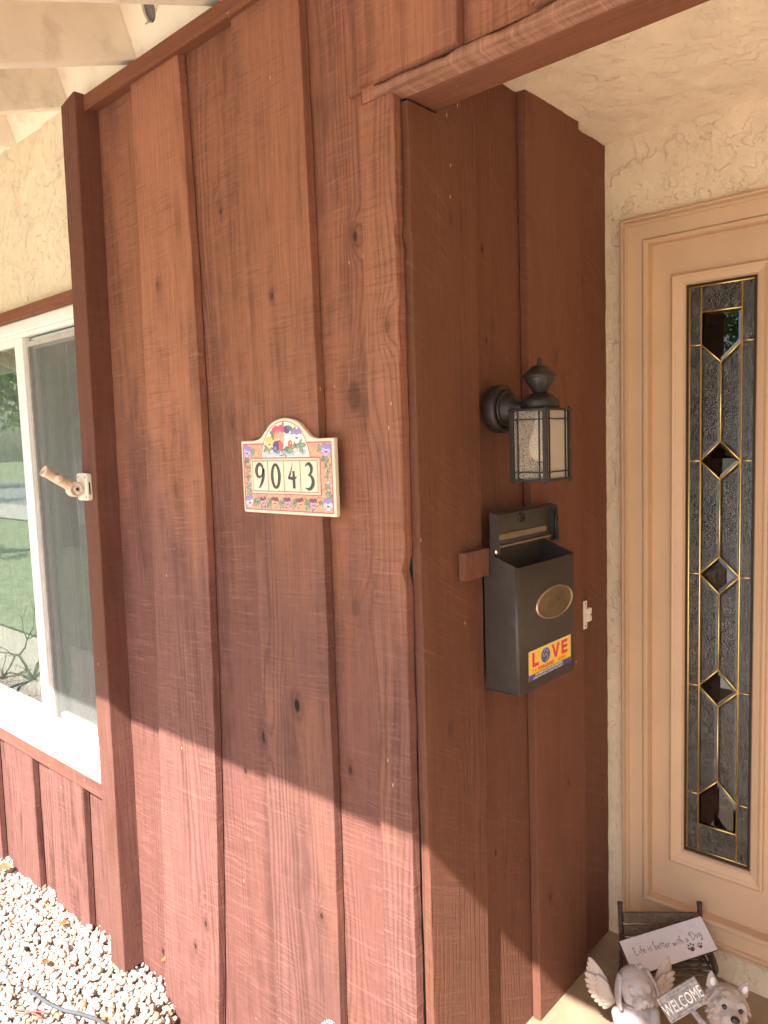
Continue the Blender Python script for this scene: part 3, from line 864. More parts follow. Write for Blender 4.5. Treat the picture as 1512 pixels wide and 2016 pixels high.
# profile of the casing from outside to inside: (inset, depth)
X0, X1, Z0, Z1 = 0.030, 0.560, 0.100, 2.206
def ring_profile(name, prof, mat, parent, box=(X0, X1, Z0, Z1), ins_bottom=None):
    mb = MB()
    for (a, ya), (b, yb) in zip(prof[:-1], prof[1:]):
        rect_ring(mb, box[0] + a, box[1] - a, box[2] + a, box[3] - a, box[0] + b, box[1] - b, box[2] + b, box[3] - b, ya, yb)
    return mb.build(name, mat, parent)
ring_profile('casing', [(0, .975), (0, .942), (.004, .937), (.009, .937), (.0105, .944), (.0145, .944), (.016, .938), (.022, .938), (.0235, .948), (.0625, .950), (.064, .9535), (.0665, .9535), (.068, .944), (.076, .944), (.079, .949), (.079, .992)], M['tan'], sd)
PX0, PX1, PZ0, PZ1 = X0 + .079, X1 - .079, Z0 + .079, Z1 - .079
GX0, GX1, GZ0, GZ1 = 0.203, 0.390, 0.345, 2.004
pn = MB()
pn.box(PX0 - .003, GX0 - .030, 0.982, 1.02, PZ0 - .003, PZ1 + .003).box(GX1 + .028, PX1 + .003, 0.982, 1.02, PZ0 - .003, PZ1 + .003)
pn.box(GX0 - .0301, GX1 + .0281, 0.9821, 1.02, PZ0 - .003, GZ0 - .034).box(GX0 - .0301, GX1 + .0281, 0.9821, 1.02, GZ1 + .028, PZ1 + .003)
pn.build('panel', M['tan'], sd)
mo = MB()
mp = [(-.0385, .984), (-.0385, .9818), (-.036, .9818), (-.036, .972), (-.031, .968), (-.026, .970), (-.023, .973), (-.004, .978), (-.002, .982), (0.0, .984), (0.0, 1.0)]
for (a, ya), (b, yb) in zip(mp[:-1], mp[1:]):
    rect_ring(mo, GX0 + a, GX1 - a, GZ0 + a * 1.15, GZ1 - a * .85, GX0 + b, GX1 - b, GZ0 + b * 1.15, GZ1 - b * .85, ya, yb)
mo.build('glazing_moulding', M['tan'], sd)
sl_ = MB()
rect_ring(sl_, GX0, GX1, GZ0, GZ1, GX0 + .009, GX1 - .009, GZ0 + .011, GZ1 - .010, .992, .992)
sl_.build('seal', M['seal'], sd)
# dark hall behind the glass
hall = MB(); hall.box(-0.09, 1.6, 1.13, 2.6, -0.02, 2.44)
hall.box(GX0 - .03, GX1 + .03, 1.021, 1.1295, GZ0 - .03, GZ1 + .03)
hm = hall.mesh('hall_interior')
bm_ = bmesh.new(); bm_.from_mesh(hm)
dl = [f for f in bm_.faces if (abs(f.calc_center_median().y - 1.021) < 1e-3) or (abs(f.calc_center_median().y - 1.1295) < 1e-3) or (abs(f.calc_center_median().y - 1.13) < 1e-3)]
bmesh.ops.delete(bm_, geom=dl, context='FACES'); bmesh.ops.reverse_faces(bm_, faces=bm_.faces); bm_.to_mesh(hm); bm_.free()
link('hall_interior', hm, plain('dark_hall', (0.05, 0.042, 0.036), 0.9), sd)
xa, xb, xc, xd, xe = 0.213, 0.2445, 0.298, 0.352, 0.3815
zt, zb_ = 1.995, 0.358
S_ = [1.835, 1.512, 1.189, 0.860, 0.531]
TIP = [(1.784, None), (1.567, 1.460), (1.242, 1.136), (0.916, 0.808), (None, 0.584)]
panes = []
zz = [zt] + S_ + [zb_]
for i in range(6):
    panes.append(('textured', [(xa, zz[i + 1]), (xb, zz[i + 1]), (xb, zz[i]), (xa, zz[i])]))
    panes.append(('textured', [(xd, zz[i + 1]), (xe, zz[i + 1]), (xe, zz[i]), (xd, zz[i])]))
panes.append(('textured', [(xb, 1.924), (xd, 1.924), (xd, zt), (xb, zt)]))
panes.append(('textured', [(xb, zb_), (xd, zb_), (xd, .440), (xb, .440)]))
panes.append(('clear', [(xb, 1.835), (xc, 1.784), (xd, 1.835), (xd, 1.924), (xb, 1.924)]))
panes.append(('clear', [(xb, .440), (xd, .440), (xd, .531), (xc, .584), (xb, .531)]))
tips_dn = [1.784, 1.460, 1.136, 0.808]; tips_up = [1.567, 1.242, 0.916, 0.584]
for i in range(4):
    panes.append(('textured', [(xb, S_[i + 1]), (xc, tips_up[i]), (xc, tips_dn[i]), (xb, S_[i])]))
    panes.append(('textured', [(xc, tips_up[i]), (xd, S_[i + 1]), (xd, S_[i]), (xc, tips_dn[i])]))
for i in range(1, 4):
    panes.append(('clear', [(xb, S_[i]), (xc, tips_dn[i]), (xd, S_[i]), (xc, tips_up[i - 1])]))
GY = 0.990
for kind, poly in panes:
    wide = (max(p[0] for p in poly) - min(p[0] for p in poly)) > 0.04
    bev = 0.0085 if wide and not (poly[0][1] in (1.924, zb_)) else 0.0
    mb = MB()
    c = Vector((sum(p[0] for p in poly) / len(poly), sum(p[1] for p in poly) / len(poly)))
    n = len(poly)
    ins = []
    for i in range(n):
        p0, p1, p2 = Vector(poly[i - 1]), Vector(poly[i]), Vector(poly[(i + 1) % n])
        d1 = (p1 - p0).normalized(); d2 = (p2 - p1).normalized()
        n1 = Vector((-d1.y, d1.x)); n2 = Vector((-d2.y, d2.x))
        bis = (n1 + n2).normalized(); k = bev / max(0.3, bis.dot(n1))
        ins.append(p1 + bis * k)
    back = mb.addv([(p[0], GY + .004, p[1]) for p in poly])
    edge = mb.addv([(p[0], GY, p[1]) for p in poly])
    mb.face([back + i for i in range(n)], 1)
    for i in range(n): mb.face((back + i, back + (i + 1) % n, edge + (i + 1) % n, edge + i), 1)
    if bev:
        top = mb.addv([(p.x, GY - .0022, p.y) for p in ins])
        for i in range(n): mb.face((edge + i, edge + (i + 1) % n, top + (i + 1) % n, top + i), 1)
        mb.face([top + i for i in range(n)], 0)
    else:
        mb.face([edge + i for i in range(n)], 0)
    mb.build('pane', [M[kind], M['clear']], sd)
def came(p, q, w=0.0021):
    mb = MB(); mb.tube([(p[0], GY - .001, p[1]), (q[0], GY - .001, q[1])], w, 8)
    mb.build('came', M['brass'], sd)
for x in (xa, xb, xd): came((x, zb_), (x, zt), 0.0024)
came((xe, zt), (xa, zt)); came((xa, zb_), (xe, zb_), .0015)
for z in S_: came((xa, z), (xb, z), .0017); came((xd, z), (xe, z), .0017)
came((xb, 1.924), (xd, 1.924)); came((xb, .440), (xd, .440))
for i in range(4):
    came((xc, tips_dn[i]), (xc, tips_up[i]))
    came((xb, S_[i]), (xc, tips_dn[i])); came((xd, S_[i]), (xc, tips_dn[i]))
    came((xb, S_[i + 1]), (xc, tips_up[i])); came((xd, S_[i + 1]), (xc, tips_up[i]))

# ------------------------------------------------------------------ window wall left of the post
ww = empty('window_wall', (-2.5, 0.03, -0.2), 'cream stucco wall with low red planks around the white window', 'wall')
WX0 = -4.2
displaced_plane(300, 60, (WX0, 0.030, 2.075), (2.92, 0, 0), (0, 0, 0.616), (0, -1, 0), 0.004, 16, 0.0, 5.0).build('stucco_skin', M['stucco_w'], ww)
MB().box(WX0, -1.26, 0.045, 0.15, 2.12, 2.72).build('wall_core', M['inside'], ww)
MB().box(WX0, -1.33, -0.006, 0.0265, 2.083, 2.118).build('head_trim', M['wood_h'], ww, bevel=0.002)
MB().box(WX0, -1.355, -0.012, 0.0285, 0.398, 0.452).build('ledger_board', wood('stained_ledger', along='x', base=(0.235, 0.098, 0.072), tone2=(0.22, 0.096, 0.08), worn=0.5, ring_amt=0.3), ww, bevel=0.002)
def sill_mat():
    m, t, b = new_mat('peeled_sill')
    P = coords(t)
    n = t.noise(t.scale(P, 14, 40, 40), 1, 5, 0.7)
    c = t.mix(t.ss(n, 0.40, 0.56), (0.34, 0.26, 0.19), (0.62, 0.50, 0.36))
    c = t.mix(t.ss(t.noise(t.scale(P, 9, 30, 30), 1, 4, 0.7), 0.60, 0.66), c, (0.30, 0.12, 0.08))
    t.l.new(c, b.inputs['Base Color']); b.inputs['Roughness'].default_value = 0.85
    t.l.new(t.bump(n, 0.7, 0.003), b.inputs['Normal'])
    return m
MB().prism([(WX0, -0.012, 0.4525), (WX0, 0.060, 0.4525), (WX0, 0.060, 0.492), (WX0, 0.030, 0.489), (WX0, -0.010, 0.462)], (-1.36 - WX0, 0, 0)).build('sill', sill_mat(), ww, bevel=0.001)
# low planks under the window
LR = [-1.603 + .0, -2.021, -2.405, -2.82, -3.24, -3.66]
for i, xr in enumerate(LR):
    sl2 = (0.0452, 0.0296, 0.03, 0.02, 0.02, 0.02)[i]
    plank(ww, 'plank', M['wood_low'], 'x', lin(xr - 0.27, sl2), lin(xr, sl2), 0.0, REC - 0.004, -0.27, 0.3965)
xs_ = [-1.34] + LR
for i in range(len(LR)):
    plank(ww, 'plank', M['wood_low'], 'x', lin((LR[i]) - 0.04, .03), lin((LR[i - 1] - 0.22) if i else -1.34, 0.0 if i == 0 else .03), REC, REC + 0.02, -0.27, 0.3965)
MB().box(WX0, -1.34, 0.05, 0.15, -0.27, 0.44).build('sheathing', M['inside'], ww)

wn = empty('window', (-2.2, 0.03, 0.46), 'white vinyl sliding window with a screened right sash', 'window')
WZ0, WZ1 = 0.4895, 2.0815
WR = -1.33
def bars(mb, x0, x1, z0, z1, wl, wr, wb, wt, y0, y1):
    mb.box(x0, x0 + wl, y0, y1, z0, z1).box(x1 - wr, x1, y0, y1, z0, z1)
    mb.box(x0 + wl, x1 - wr, y0 + .0003, y1, z0, z0 + wb).box(x0 + wl, x1 - wr, y0 + .0003, y1, z1 - wt, z1)
    return mb
bars(MB(), -3.45, WR, WZ0, WZ1, .05, .05, .058, .040, 0.022, 0.12).build('frame', M['vinyl'], wn, bevel=0.003)
MB().box(-3.40, WR - .05, 0.036, 0.06, WZ1 - .0555, WZ1 - .0405).build('head_track', M['vinyl'], wn, bevel=0.002)
ls = empty('left_sash', (0, 0, 0), None, None); bpy.data.objects.remove(ls)
MX0, MX1 = -1.965, -1.885
lsash = bars(MB(), -3.40, MX1, WZ0 + .058, WZ1 - .0555, .045, MX1 - MX0 - .012, .012, .026, 0.034, 0.066).build('sash', M['vinyl'], wn, bevel=0.003)
MB().box(-3.36, MX0 + .02, 0.047, 0.0525, WZ0 + .066, WZ1 - .078).build('pane', M['winglass'], lsash)
rsash = bars(MB(), MX1 - .028, WR - .05, WZ0 + .0585, WZ1 - .0555, .030, .04, .034, .040, 0.070, 0.10).build('sash', M['vinyl'], wn, bevel=0.003)
MB().box(MX1 - .004, WR - .08, 0.083, 0.0885, WZ0 + .088, WZ1 - .09).build('pane', M['winglass'], rsash)
scf = bars(MB(), MX1 - .006, WR - .053, WZ0 + .060, WZ1 - .0745, .020, .02, .020, .018, 0.047, 0.060).build('screen_frame', plain('grey_screen_frame', (0.42, 0.38, 0.34), 0.5), wn, bevel=0.0015)
MB().box(MX1 + .013, WR - .072, 0.0535, 0.0540, WZ0 + .079, WZ1 - .0915).build('screen_mesh', M['screen'], scf)
# room and blinds behind
room = MB().box(-4.4, -1.25, 0.16, 3.2, -0.1, 2.6).mesh('room_interior')
bm_ = bmesh.new(); bm_.from_mesh(room)
bmesh.ops.delete(bm_, geom=[f for f in bm_.faces if abs(f.calc_center_median().y - 0.16) < 1e-3], context='FACES'); bmesh.ops.reverse_faces(bm_, faces=bm_.faces); bm_.to_mesh(room); bm_.free()
link('room_interior', room, M['inside'], wn)
cv_ = MB(); rows_ = []
for i in range(121):
    x = -3.38 + i * (1.46 / 120)
    yy = 0.165 + 0.016 * math.sin(x * 62) + 0.007 * math.sin(x * 23 + 1)
    rows_.append(cv_.addv([(x, yy, 0.52), (x, yy, 2.04), (x, yy + .002, 2.04), (x, yy + .002, 0.52)]))
for a_, b_ in zip(rows_[:-1], rows_[1:]):
    for j in range(4): cv_.face((a_ + j, b_ + j, b_ + (j + 1) % 4, a_ + (j + 1) % 4), 0, j in (0, 2))
cv_.build('added_wash_curtain', plain('pane_wash_tint', (0.50, 0.54, 0.47), 0.9), wn)  # curtain added behind the left pane to brighten its pale reflection
sm_ = MB().box(-0.0035, 0.0035, -0.032, 0.032, 0.46, 2.08).mesh('blind_slat')
for k in range(9):
    o = bpy.data.objects.new('blind_slat', sm_); SC.collection.objects.link(o)
    if not sm_.materials: sm_.materials.append(M['blind'])
    o.parent = wn; o.location = Vector((-1.30 - k * 0.078, 0.20, 0)) - wloc(wn); o.rotation_euler = (0, 0, rad(38 + R.uniform(-3, 3)))

# ------------------------------------------------------------------ eaves: rafters, blocking, soffit boards, fascia
ev = empty('roof_eave', (0, -0.6, 2.5), 'cream painted roof eave with open rafters above the siding', 'eave')
SL = 0.3595; th = math.atan(SL); cth, sth = math.cos(th), math.sin(th)
def rz(y): return 2.690 + SL * (y - 0.03)
H = 0.165
def rafter(x):
    mb = MB(); x0, x1 = x - 0.040, x; ya, yb = 0.25, EAVE_Y + 0.004
    mb.hexa([(x0, yb, rz(yb)), (x1, yb, rz(yb)), (x1, ya, rz(ya)), (x0, ya, rz(ya)), (x0, yb, rz(yb) + H), (x1, yb, rz(yb) + H), (x1, ya, rz(ya) + H), (x0, ya, rz(ya) + H)])
    return mb.build('rafter', M['cream'], ev, bevel=0.003)
RAFT = [-0.98 + 0.406 * k for k in range(-17, 14)]
for x in RAFT: rafter(x)
ny_ = Vector((0, -sth, cth)); dir_ = Vector((0, cth, sth))
def blocking(xa_, xb_, vent):
    wv = xb_ - xa_; hh = 0.155
    loops = [[(0, 0), (wv, 0), (wv, hh), (0, hh)]]
    if vent:
        for cx, cy in vent: loops.append([(cx + .027 * math.cos(a), cy + .034 * math.sin(a)) for a in [2 * math.pi * -i / 24 for i in range(24)]])
    Mx = frame_m((xa_, 0.030, rz(0.03) - .002), (1, 0, 0), ny_, dir_)
    me = curve_mesh('blocking', loops, 0.02, Mx)
    o = link('blocking', me, M['cream'], ev)
    if vent:
        for cx, cy in vent:
            mb = MB(); Mv = frame_m(Mx @ Vector((cx, cy, 0.008)), (1, 0, 0), ny_, dir_)
            mb.lathe([(.0001, 0), (.0255, 0), (.0255, .002), (.0001, .002)], 20, Mv @ Matrix.Diagonal((1.08, 1.36, 1, 1)), caps=False)
            mb.build('vent_screen', plain('dusty_vent_screen', (0.16, 0.145, 0.13), 0.9, nscale=500, namt=0.6), o)
for a, b in zip(RAFT[:-1], RAFT[1:]):
    vis = abs(a + 0.98) < 0.01
    blocking(a + .0015, b - .0415, [(.118, .088), (.222, .098)] if vis else None)
# dusty cobweb thread hanging out of the vent hole
cw = MB(); cw.tube(spline([(-.865, .012, 2.745), (-.872, -.004, 2.735), (-.862, -.008, 2.728), (-.858, -.004, 2.738)], 5), .0012, 6)
cw.tube(spline([(-.84, .01, 2.755), (-.815, -.005, 2.757), (-.80, .0, 2.77), (-.785, .01, 2.785)], 5), .0012, 6)
tag(cw.build('cobweb', plain('dusty_cobweb', (0.45, 0.38, 0.32), 0.9), loc=(-.84, 0, 2.75)), 'dusty cobweb strands hanging from the vent hole in the eave', 'cobweb')
t_ = 0.0
W_ = 0.118
k = 0
y = 0.26
while y > EAVE_Y - 0.02:
    y1 = max(y - W_ * cth, EAVE_Y - 0.03)
    mb = MB(); g_ = 0.0035
    za, zb2 = rz(y - g_) + H + .001, rz(y1) + H + .001
    xs2 = (-8.0, 4.3)
    mb.hexa([(xs2[0], y1, zb2), (xs2[1], y1, zb2), (xs2[1], y - g_, za), (xs2[0], y - g_, za), (xs2[0], y1, zb2 + .02), (xs2[1], y1, zb2 + .02), (xs2[1], y - g_, za + .02), (xs2[0], y - g_, za + .02)])
    mb.build('soffit_plank', M['soffit'], ev, bevel=0.003)
    y = y1
MB().box(-8.0, 4.3, EAVE_Y - 0.022, EAVE_Y, EAVE_Z + .002, 2.455).build('fascia_board', M['cream'], ev, bevel=0.003)
rf = MB(); ya, yb = 2.5, EAVE_Y - 0.05
rf.hexa([(-8.1, yb, rz(yb) + H + .026), (4.4, yb, rz(yb) + H + .026), (4.4, ya, rz(ya) + H + .026), (-8.1, ya, rz(ya) + H + .026), (-8.1, yb, rz(yb) + H + .06), (4.4, yb, rz(yb) + H + .06), (4.4, ya, rz(ya) + H + .06), (-8.1, ya, rz(ya) + H + .06)])
rf.build('roof_deck', plain('brown_shingle', (0.12, 0.09, 0.07), 0.9), ev)

#==PART2==
# ------------------------------------------------------------------ house number plaque
pq = empty('house_number_plaque', (-0.372, 0, 1.431), 'arched cream ceramic plaque painted with pansies and number 9043', 'plaque')
PW, PH = 0.334, 0.179
PM = frame_m((-0.539, -0.0005, 1.431), (1, 0, 0), (0, 0, 1), (0, -1, 0))
arch = [(p.x, p.y) for p in spline([(.052, PH, 0), (.075, .1845, 0), (.096, .201, 0), (.122, .2205, 0), (.167, .2300, 0), (.212, .2205, 0), (.238, .201, 0), (.259, .1845, 0), (.282, PH, 0)], 6)]
outline = [(0.004, 0), (PW - .004, 0), (PW, .004), (PW, PH)] + arch[::-1] + [(0, PH), (0, .004)]
link('plate', curve_mesh('plate', [outline], 0.014, PM, 0.0035, 3), M['ceramic'], pq)
for p_ in pq.children: p_.data.polygons.foreach_set('use_smooth', [False] * len(p_.data.polygons))
pt = Paint()
ORG, RED, LINE = (0.70, 0.33, 0.21), (0.45, 0.07, 0.06), (0.42, 0.10, 0.15)
GRN, DGRN, LIL, VIO, CRM, YEL = (0.16, 0.24, 0.14), (0.05, 0.09, 0.05), (0.30, 0.22, 0.50), (0.10, 0.06, 0.17), (0.78, 0.64, 0.46), (0.80, 0.52, 0.10)
PNK, WHT, BLK = (0.55, 0.07, 0.15), (0.80, 0.76, 0.74), (0.03, 0.02, 0.04)
b0, b1 = .0085, PW - .0085
pt.poly([(b0, .0085), (b1, .0085), (b1, PH - .009), (b0, PH - .009)], ORG)
RP = random.Random(11)
for _ in range(620):
    x, y = RP.uniform(b0 + .003, b1 - .003), RP.uniform(.012, PH - .013)
    a = RP.uniform(0, 6.28); L = RP.uniform(.003, .007)
    pt.stroke([(x, y), (x + L * .5 * math.cos(a), y + L * .5 * math.sin(a)), (x + L * math.cos(a + .9), y + L * math.sin(a + .9))], .0016, RP.choice([RED, (0.62, 0.14, 0.10), (0.85, 0.52, 0.30)]), 0.0000004)
def pansy(cx, cy, r, up, low, rot=0.0):
    pt.z = ZL[0] + .00013 + RP.uniform(0, .00004)
    c, s = math.cos(rot), math.sin(rot)
    def q(dx, dy): return cx + (dx * c - dy * s) * r, cy + (dx * s + dy * c) * r
    sh = lambda k: tuple(v * .62 for v in k)
    for (dx, dy, rx, ry, col) in ((-.42, .48, .55, .50, sh(up)), (.42, .48, .55, .50, sh(up)), (-.40, .46, .48, .43, up), (.42, .50, .47, .42, up), (-.52, -.12, .50, .42, sh(low)), (.52, -.12, .50, .42, sh(low)), (-.50, -.10, .44, .36, low), (.50, -.10, .44, .36, low), (0, -.55, .55, .44, sh(low)), (0, -.52, .49, .38, low)):
        x, y = q(dx, dy); pt.ell(x, y, rx * r, ry * r, col, rot, 12, .000012)
    for a in (-2.5, -2.1, -1.57, -1.05, -.65):
        x1, y1 = q(.12 * math.cos(a), -.05 + .12 * math.sin(a)); x2, y2 = q(.42 * math.cos(a), -.05 + .42 * math.sin(a))
        pt.stroke([(x1, y1), (x2, y2)], [r * .14, r * .05], BLK, .000006)
    x, y = q(0, -.05); pt.ell(x, y, r * .13, r * .13, (0.82, 0.75, 0.55), 0, 8, .00001)
ZL = [0.0]
def leaves(cx, cy, n, L, spread=6.28, a0=0.0):
    pt.z = ZL[0] + .00003 + RP.uniform(0, .00003)
    for i in range(n):
        a = a0 + spread * i / n + RP.uniform(-.3, .3); l = L * RP.uniform(.8, 1.2)
        pt.leaf(cx, cy, l, l * .52, a, DGRN); pt.leaf(cx + .0006 * math.cos(a), cy + .0006 * math.sin(a), l * .86, l * .40, a, RP.choice([GRN, (0.30, 0.37, 0.24), (0.26, 0.33, 0.24)]))
        pt.stroke([(cx, cy), (cx + l * .8 * math.cos(a), cy + l * .8 * math.sin(a))], .0005, DGRN, .000005)
# border flowers
for cx, cy in ((.0245, .152), (.3085, .152), (.0245, .0275), (.3085, .0275)):
    sx_ = 1 if cx < .1 else -1
    leaves(cx, cy - (.012 if cy > .1 else -.012), 3, .020, 1.6, -2.2 if cy > .1 else .8); leaves(cx + sx_ * .016, cy, 3, .016, 2.0, -1.0 if sx_ > 0 else 2.2)
    pansy(cx, cy, .0158, LIL, (0.46, 0.38, 0.66) if cy > .1 else (0.62, 0.52, 0.60), RP.uniform(-.3, .3))
for cx in (.0235, .3105):
    leaves(cx, .116, 5, .0130, 4.2, 3.0); leaves(cx, .066, 5, .0130, 4.2, .0); leaves(cx, .090, 4, .012); leaves(cx, .103, 3, .011)
    pt.ell(cx, .072, .0045, .006, LIL); pt.ell(cx, .078, .003, .004, (0.52, 0.45, 0.7))
for i in range(5):
    cx = .078 + .0455 * i
    leaves(cx - .022, .0275, 6, .0150); leaves(cx + .0, .0265, 6, .0150)
    pansy(cx, .0285, .0130, (0.20, 0.05, 0.09), (0.70, 0.35, 0.22) if i % 2 else (0.50, 0.30, 0.42), RP.uniform(-.2, .2))
# arch panel
ZL[0] = .00022; pt.z = ZL[0]
ap = [(.079, .1365)] + [(p.x, p.y) for p in spline([(.0815, .150, 0), (.093, .178, 0), (.112, .203, 0), (.140, .2175, 0), (.167, .2215, 0), (.194, .2175, 0), (.222, .203, 0), (.241, .178, 0), (.2525, .150, 0)], 6)] + [(.255, .1365)]
pt.poly(ap, (0.78, 0.68, 0.56))
pt.stroke(ap, .0022, LINE)
for (cx, cy, n, L) in ((.105, .160, 5, .018), (.140, .158, 6, .020), (.185, .160, 6, .022), (.222, .165, 5, .022), (.200, .195, 5, .018), (.125, .190, 5, .016), (.165, .208, 4, .012), (.168, .150, 5, .018)): leaves(cx, cy, n, L)
pt.z = ZL[0] + .0001
for (cx, cy, rx, ry, c) in ((.140, .200, .016, .013, PNK), (.158, .203, .012, .012, PNK), (.146, .196, .010, .008, (0.66, 0.16, 0.22)), (.178, .202, .011, .010, VIO), (.184, .206, .007, .006, (0.18, 0.12, 0.27))): pt.ell(cx, cy, rx, ry, c)
pansy(.148, .180, .0195, (0.78, 0.34, 0.22), (0.80, 0.40, 0.28))
pansy(.112, .172, .0145, YEL, (0.80, 0.60, 0.28))
pansy(.212, .186, .018, LIL, WHT)
pt.ell(.186, .176, .016, .015, WHT); pt.ell(.180, .184, .010, .009, (0.72, 0.72, 0.80)); pt.ell(.190, .182, .010, .009, (0.80, 0.74, 0.60)); pt.ell(.188, .168, .0085, .0095, (0.64, 0.10, 0.14)); pt.ell(.189, .170, .003, .003, YEL)
pt.ell(.137, .164, .0125, .0125, VIO); pt.ell(.131, .157, .008, .008, (0.16, 0.12, 0.32)); pt.ell(.155, .164, .009, .010, (0.60, 0.10, 0.12)); pt.ell(.134, .158, .0032, .0032, (0.30, 0.30, 0.55))
pt.z = ZL[0] + .0003
rib = lambda pts, wd: (pt.stroke(spline([(a, b, 0) for a, b in pts], 5), wd + .0012, (0.25, 0.22, 0.40)), pt.stroke(spline([(a, b, 0) for a, b in pts], 5), wd, (0.52, 0.48, 0.66)))
rib([(.165, .148), (.145, .143), (.125, .147), (.108, .144), (.098, .150), (.094, .141), (.100, .138)], .0042)
rib([(.165, .148), (.182, .143), (.198, .146), (.212, .153), (.222, .147), (.232, .143), (.240, .149), (.234, .153)], .0042)
pt.ell(.165, .1495, .006, .004, (0.36, 0.36, 0.50)); pt.stroke([(.165, .147), (.160, .138)], .0015, GRN); pt.stroke([(.165, .147), (.170, .138)], .0015, GRN)
# pink lines
pt.z = .00060
for ln in ([(b0, .0085), (b1, .0085)], [(b0, .0085), (b0, PH - .009)], [(b1, .0085), (b1, PH - .009)], [(b0, PH - .009), (.092, PH - .009)], [(.242, PH - .009), (b1, PH - .009)], [(.038, .1355), (.288, .1355)], [(.038, .0485), (.288, .0485)], [(.038, .0485), (.038, .1355)], [(.288, .0485), (.288, .1355)]):
    pt.stroke(ln, .0026, LINE)
pt.poly([(.039, .0495), (.287, .0495), (.287, .1345), (.039, .1345)], CRM)
link('floral_painting', pt.mesh('floral_painting', PM @ Matrix.Translation((0, 0, 0.01402))), M['paint'], pq)
TX0, TX1, TZ0, TZ1 = .0455, .2805, .0555, .1285
bed = MB(); bed.box(TX0 - .0015, TX1 + .0015, TZ0 - .0015, TZ1 + .0015, 0.0145, 0.0154, M=PM); bed.build('tile_bed', M['tilegap'], pq)
rim = MB()
for (a, b, c, d) in ((TX0 - .005, TX1 + .005, TZ1 + .0015, TZ1 + .005), (TX0 - .005, TX1 + .005, TZ0 - .005, TZ0 - .0015), (TX0 - .005, TX0 - .0015, TZ0 - .0015, TZ1 + .0015), (TX1 + .0015, TX1 + .005, TZ0 - .0015, TZ1 + .0015)):
    rim.box(a, b, c, d, 0.0146, 0.0172, M=PM)
rim.build('tile_rim', M['ceramic'], pq, bevel=0.0008)
tw = (TX1 - TX0) / 4
DIG = {
 '9': [([(.76, .70), (.66, .86), (.48, .92), (.30, .84), (.22, .68), (.28, .52), (.44, .46), (.62, .52), (.74, .66), (.76, .74), (.74, .50), (.64, .30), (.48, .14), (.34, .07)], [.09, .10, .11, .13, .15, .12, .08, .05, .06, .13, .15, .13, .08, .02])],
 '0': [([(.5, .92), (.34, .82), (.25, .62), (.24, .42), (.32, .20), (.48, .10), (.66, .18), (.75, .38), (.76, .60), (.66, .82), (.5, .92)], [.09, .11, .13, .14, .12, .09, .12, .14, .14, .11, .09])],
 '4': [([(.56, .97), (.50, .78), (.36, .55), (.26, .42)], [.015, .04, .08, .10]), ([(.22, .42), (.45, .43), (.66, .42), (.84, .49)], [.05, .10, .09, .02]), ([(.62, .68), (.63, .40), (.63, .08)], [.10, .13, .13])],
 '3': [([(.28, .82), (.38, .90), (.54, .92), (.68, .82), (.68, .68), (.58, .58), (.46, .54)], [.02, .07, .11, .14, .12, .08, .03]), ([(.46, .54), (.62, .52), (.76, .40), (.76, .24), (.62, .11), (.44, .07), (.24, .11)], [.03, .08, .13, .15, .12, .08, .02])]}
for i, ch in enumerate('9043'):
    t0 = TX0 + tw * i
    tl = MB(); tl.box(t0 + .0014, t0 + tw - .0014, TZ0 + .0005, TZ1 - .0005, 0.0155, 0.0172, M=PM)
    to = tl.build('tile', M['tile'], pq, bevel=0.0011)
    dg_ = Paint(); dw, dh = .0500, .069
    for pts, ws in DIG[ch]:
        sp = spline([(p[0] * dw, p[1] * dh, 0) for p in pts], 6)
        wv = [np.interp(k / 6.0, range(len(ws)), ws) * dw * 1.55 for k in range(len(sp))]
        dg_.stroke(sp, wv, (0.035, 0.030, 0.040))
    link('digit', dg_.mesh('digit', PM @ Matrix.Translation((t0 + (tw - dw) / 2, TZ0 + .002, 0.01726))), M['paint'], to)

# ------------------------------------------------------------------ lantern
ln_ = empty('wall_lantern', (0, 0.325, 1.66), 'dark bronze lantern with seeded glass and motion sensor above the mailbox', 'lantern')
AX = frame_m((0.0, 0.325, 1.664), (0, 1, 0), (0, 0, 1), (1, 0, 0))
MB().lathe([(.0001, 0), (.0555, 0), (.0565, .004), (.0565, .026), (.053, .030), (.046, .031), (.0445, .028), (.0001, .028)], 40, AX, caps=False).build('backplate', M['black'], ln_)
MB().lathe([(.042, .027), (.0415, .031), (.0375, .034), (.0360, .033), (.0355, .038), (.032, .050), (.024, .060), (.016, .066), (.013, .075), (.013, .095), (.0001, .096)], 32, AX, caps=False).build('arm', M['black'], ln_)
for a in (20, 140, 260): MB().ball(AX @ Vector((.05 * math.cos(rad(a)), .05 * math.sin(rad(a)), .031)), .0026, 8, 6).build('screw', M['black'], ln_)
LX0, LX1, LY0, LY1, LZ0, LZ1 = .080, .164, .268, .374, 1.498, 1.655
LC = Vector(((LX0 + LX1) / 2, (LY0 + LY1) / 2, 0))
VM = lambda z: Matrix.Translation((LC.x, LC.y, z))
MB().lathe([(.041, 1.656), (.0435, 1.658), (.0435, 1.676), (.042, 1.679), (.036, 1.684), (.026, 1.691), (.016, 1.695), (.0001, 1.695)], 36, VM(0), caps=False).build('cap', M['black'], ln_)
MB().lathe([(.015, 1.694), (.0185, 1.699), (.0265, 1.712), (.0330, 1.723), (.0340, 1.726), (.0340, 1.728), (.0395, 1.730), (.0390, 1.733), (.034, 1.740), (.025, 1.746), (.0215, 1.749), (.0200, 1.7530), (.009, 1.7565), (.0001, 1.757)], 36, VM(0), caps=False).build('sensor_dome', M['black'], ln_)
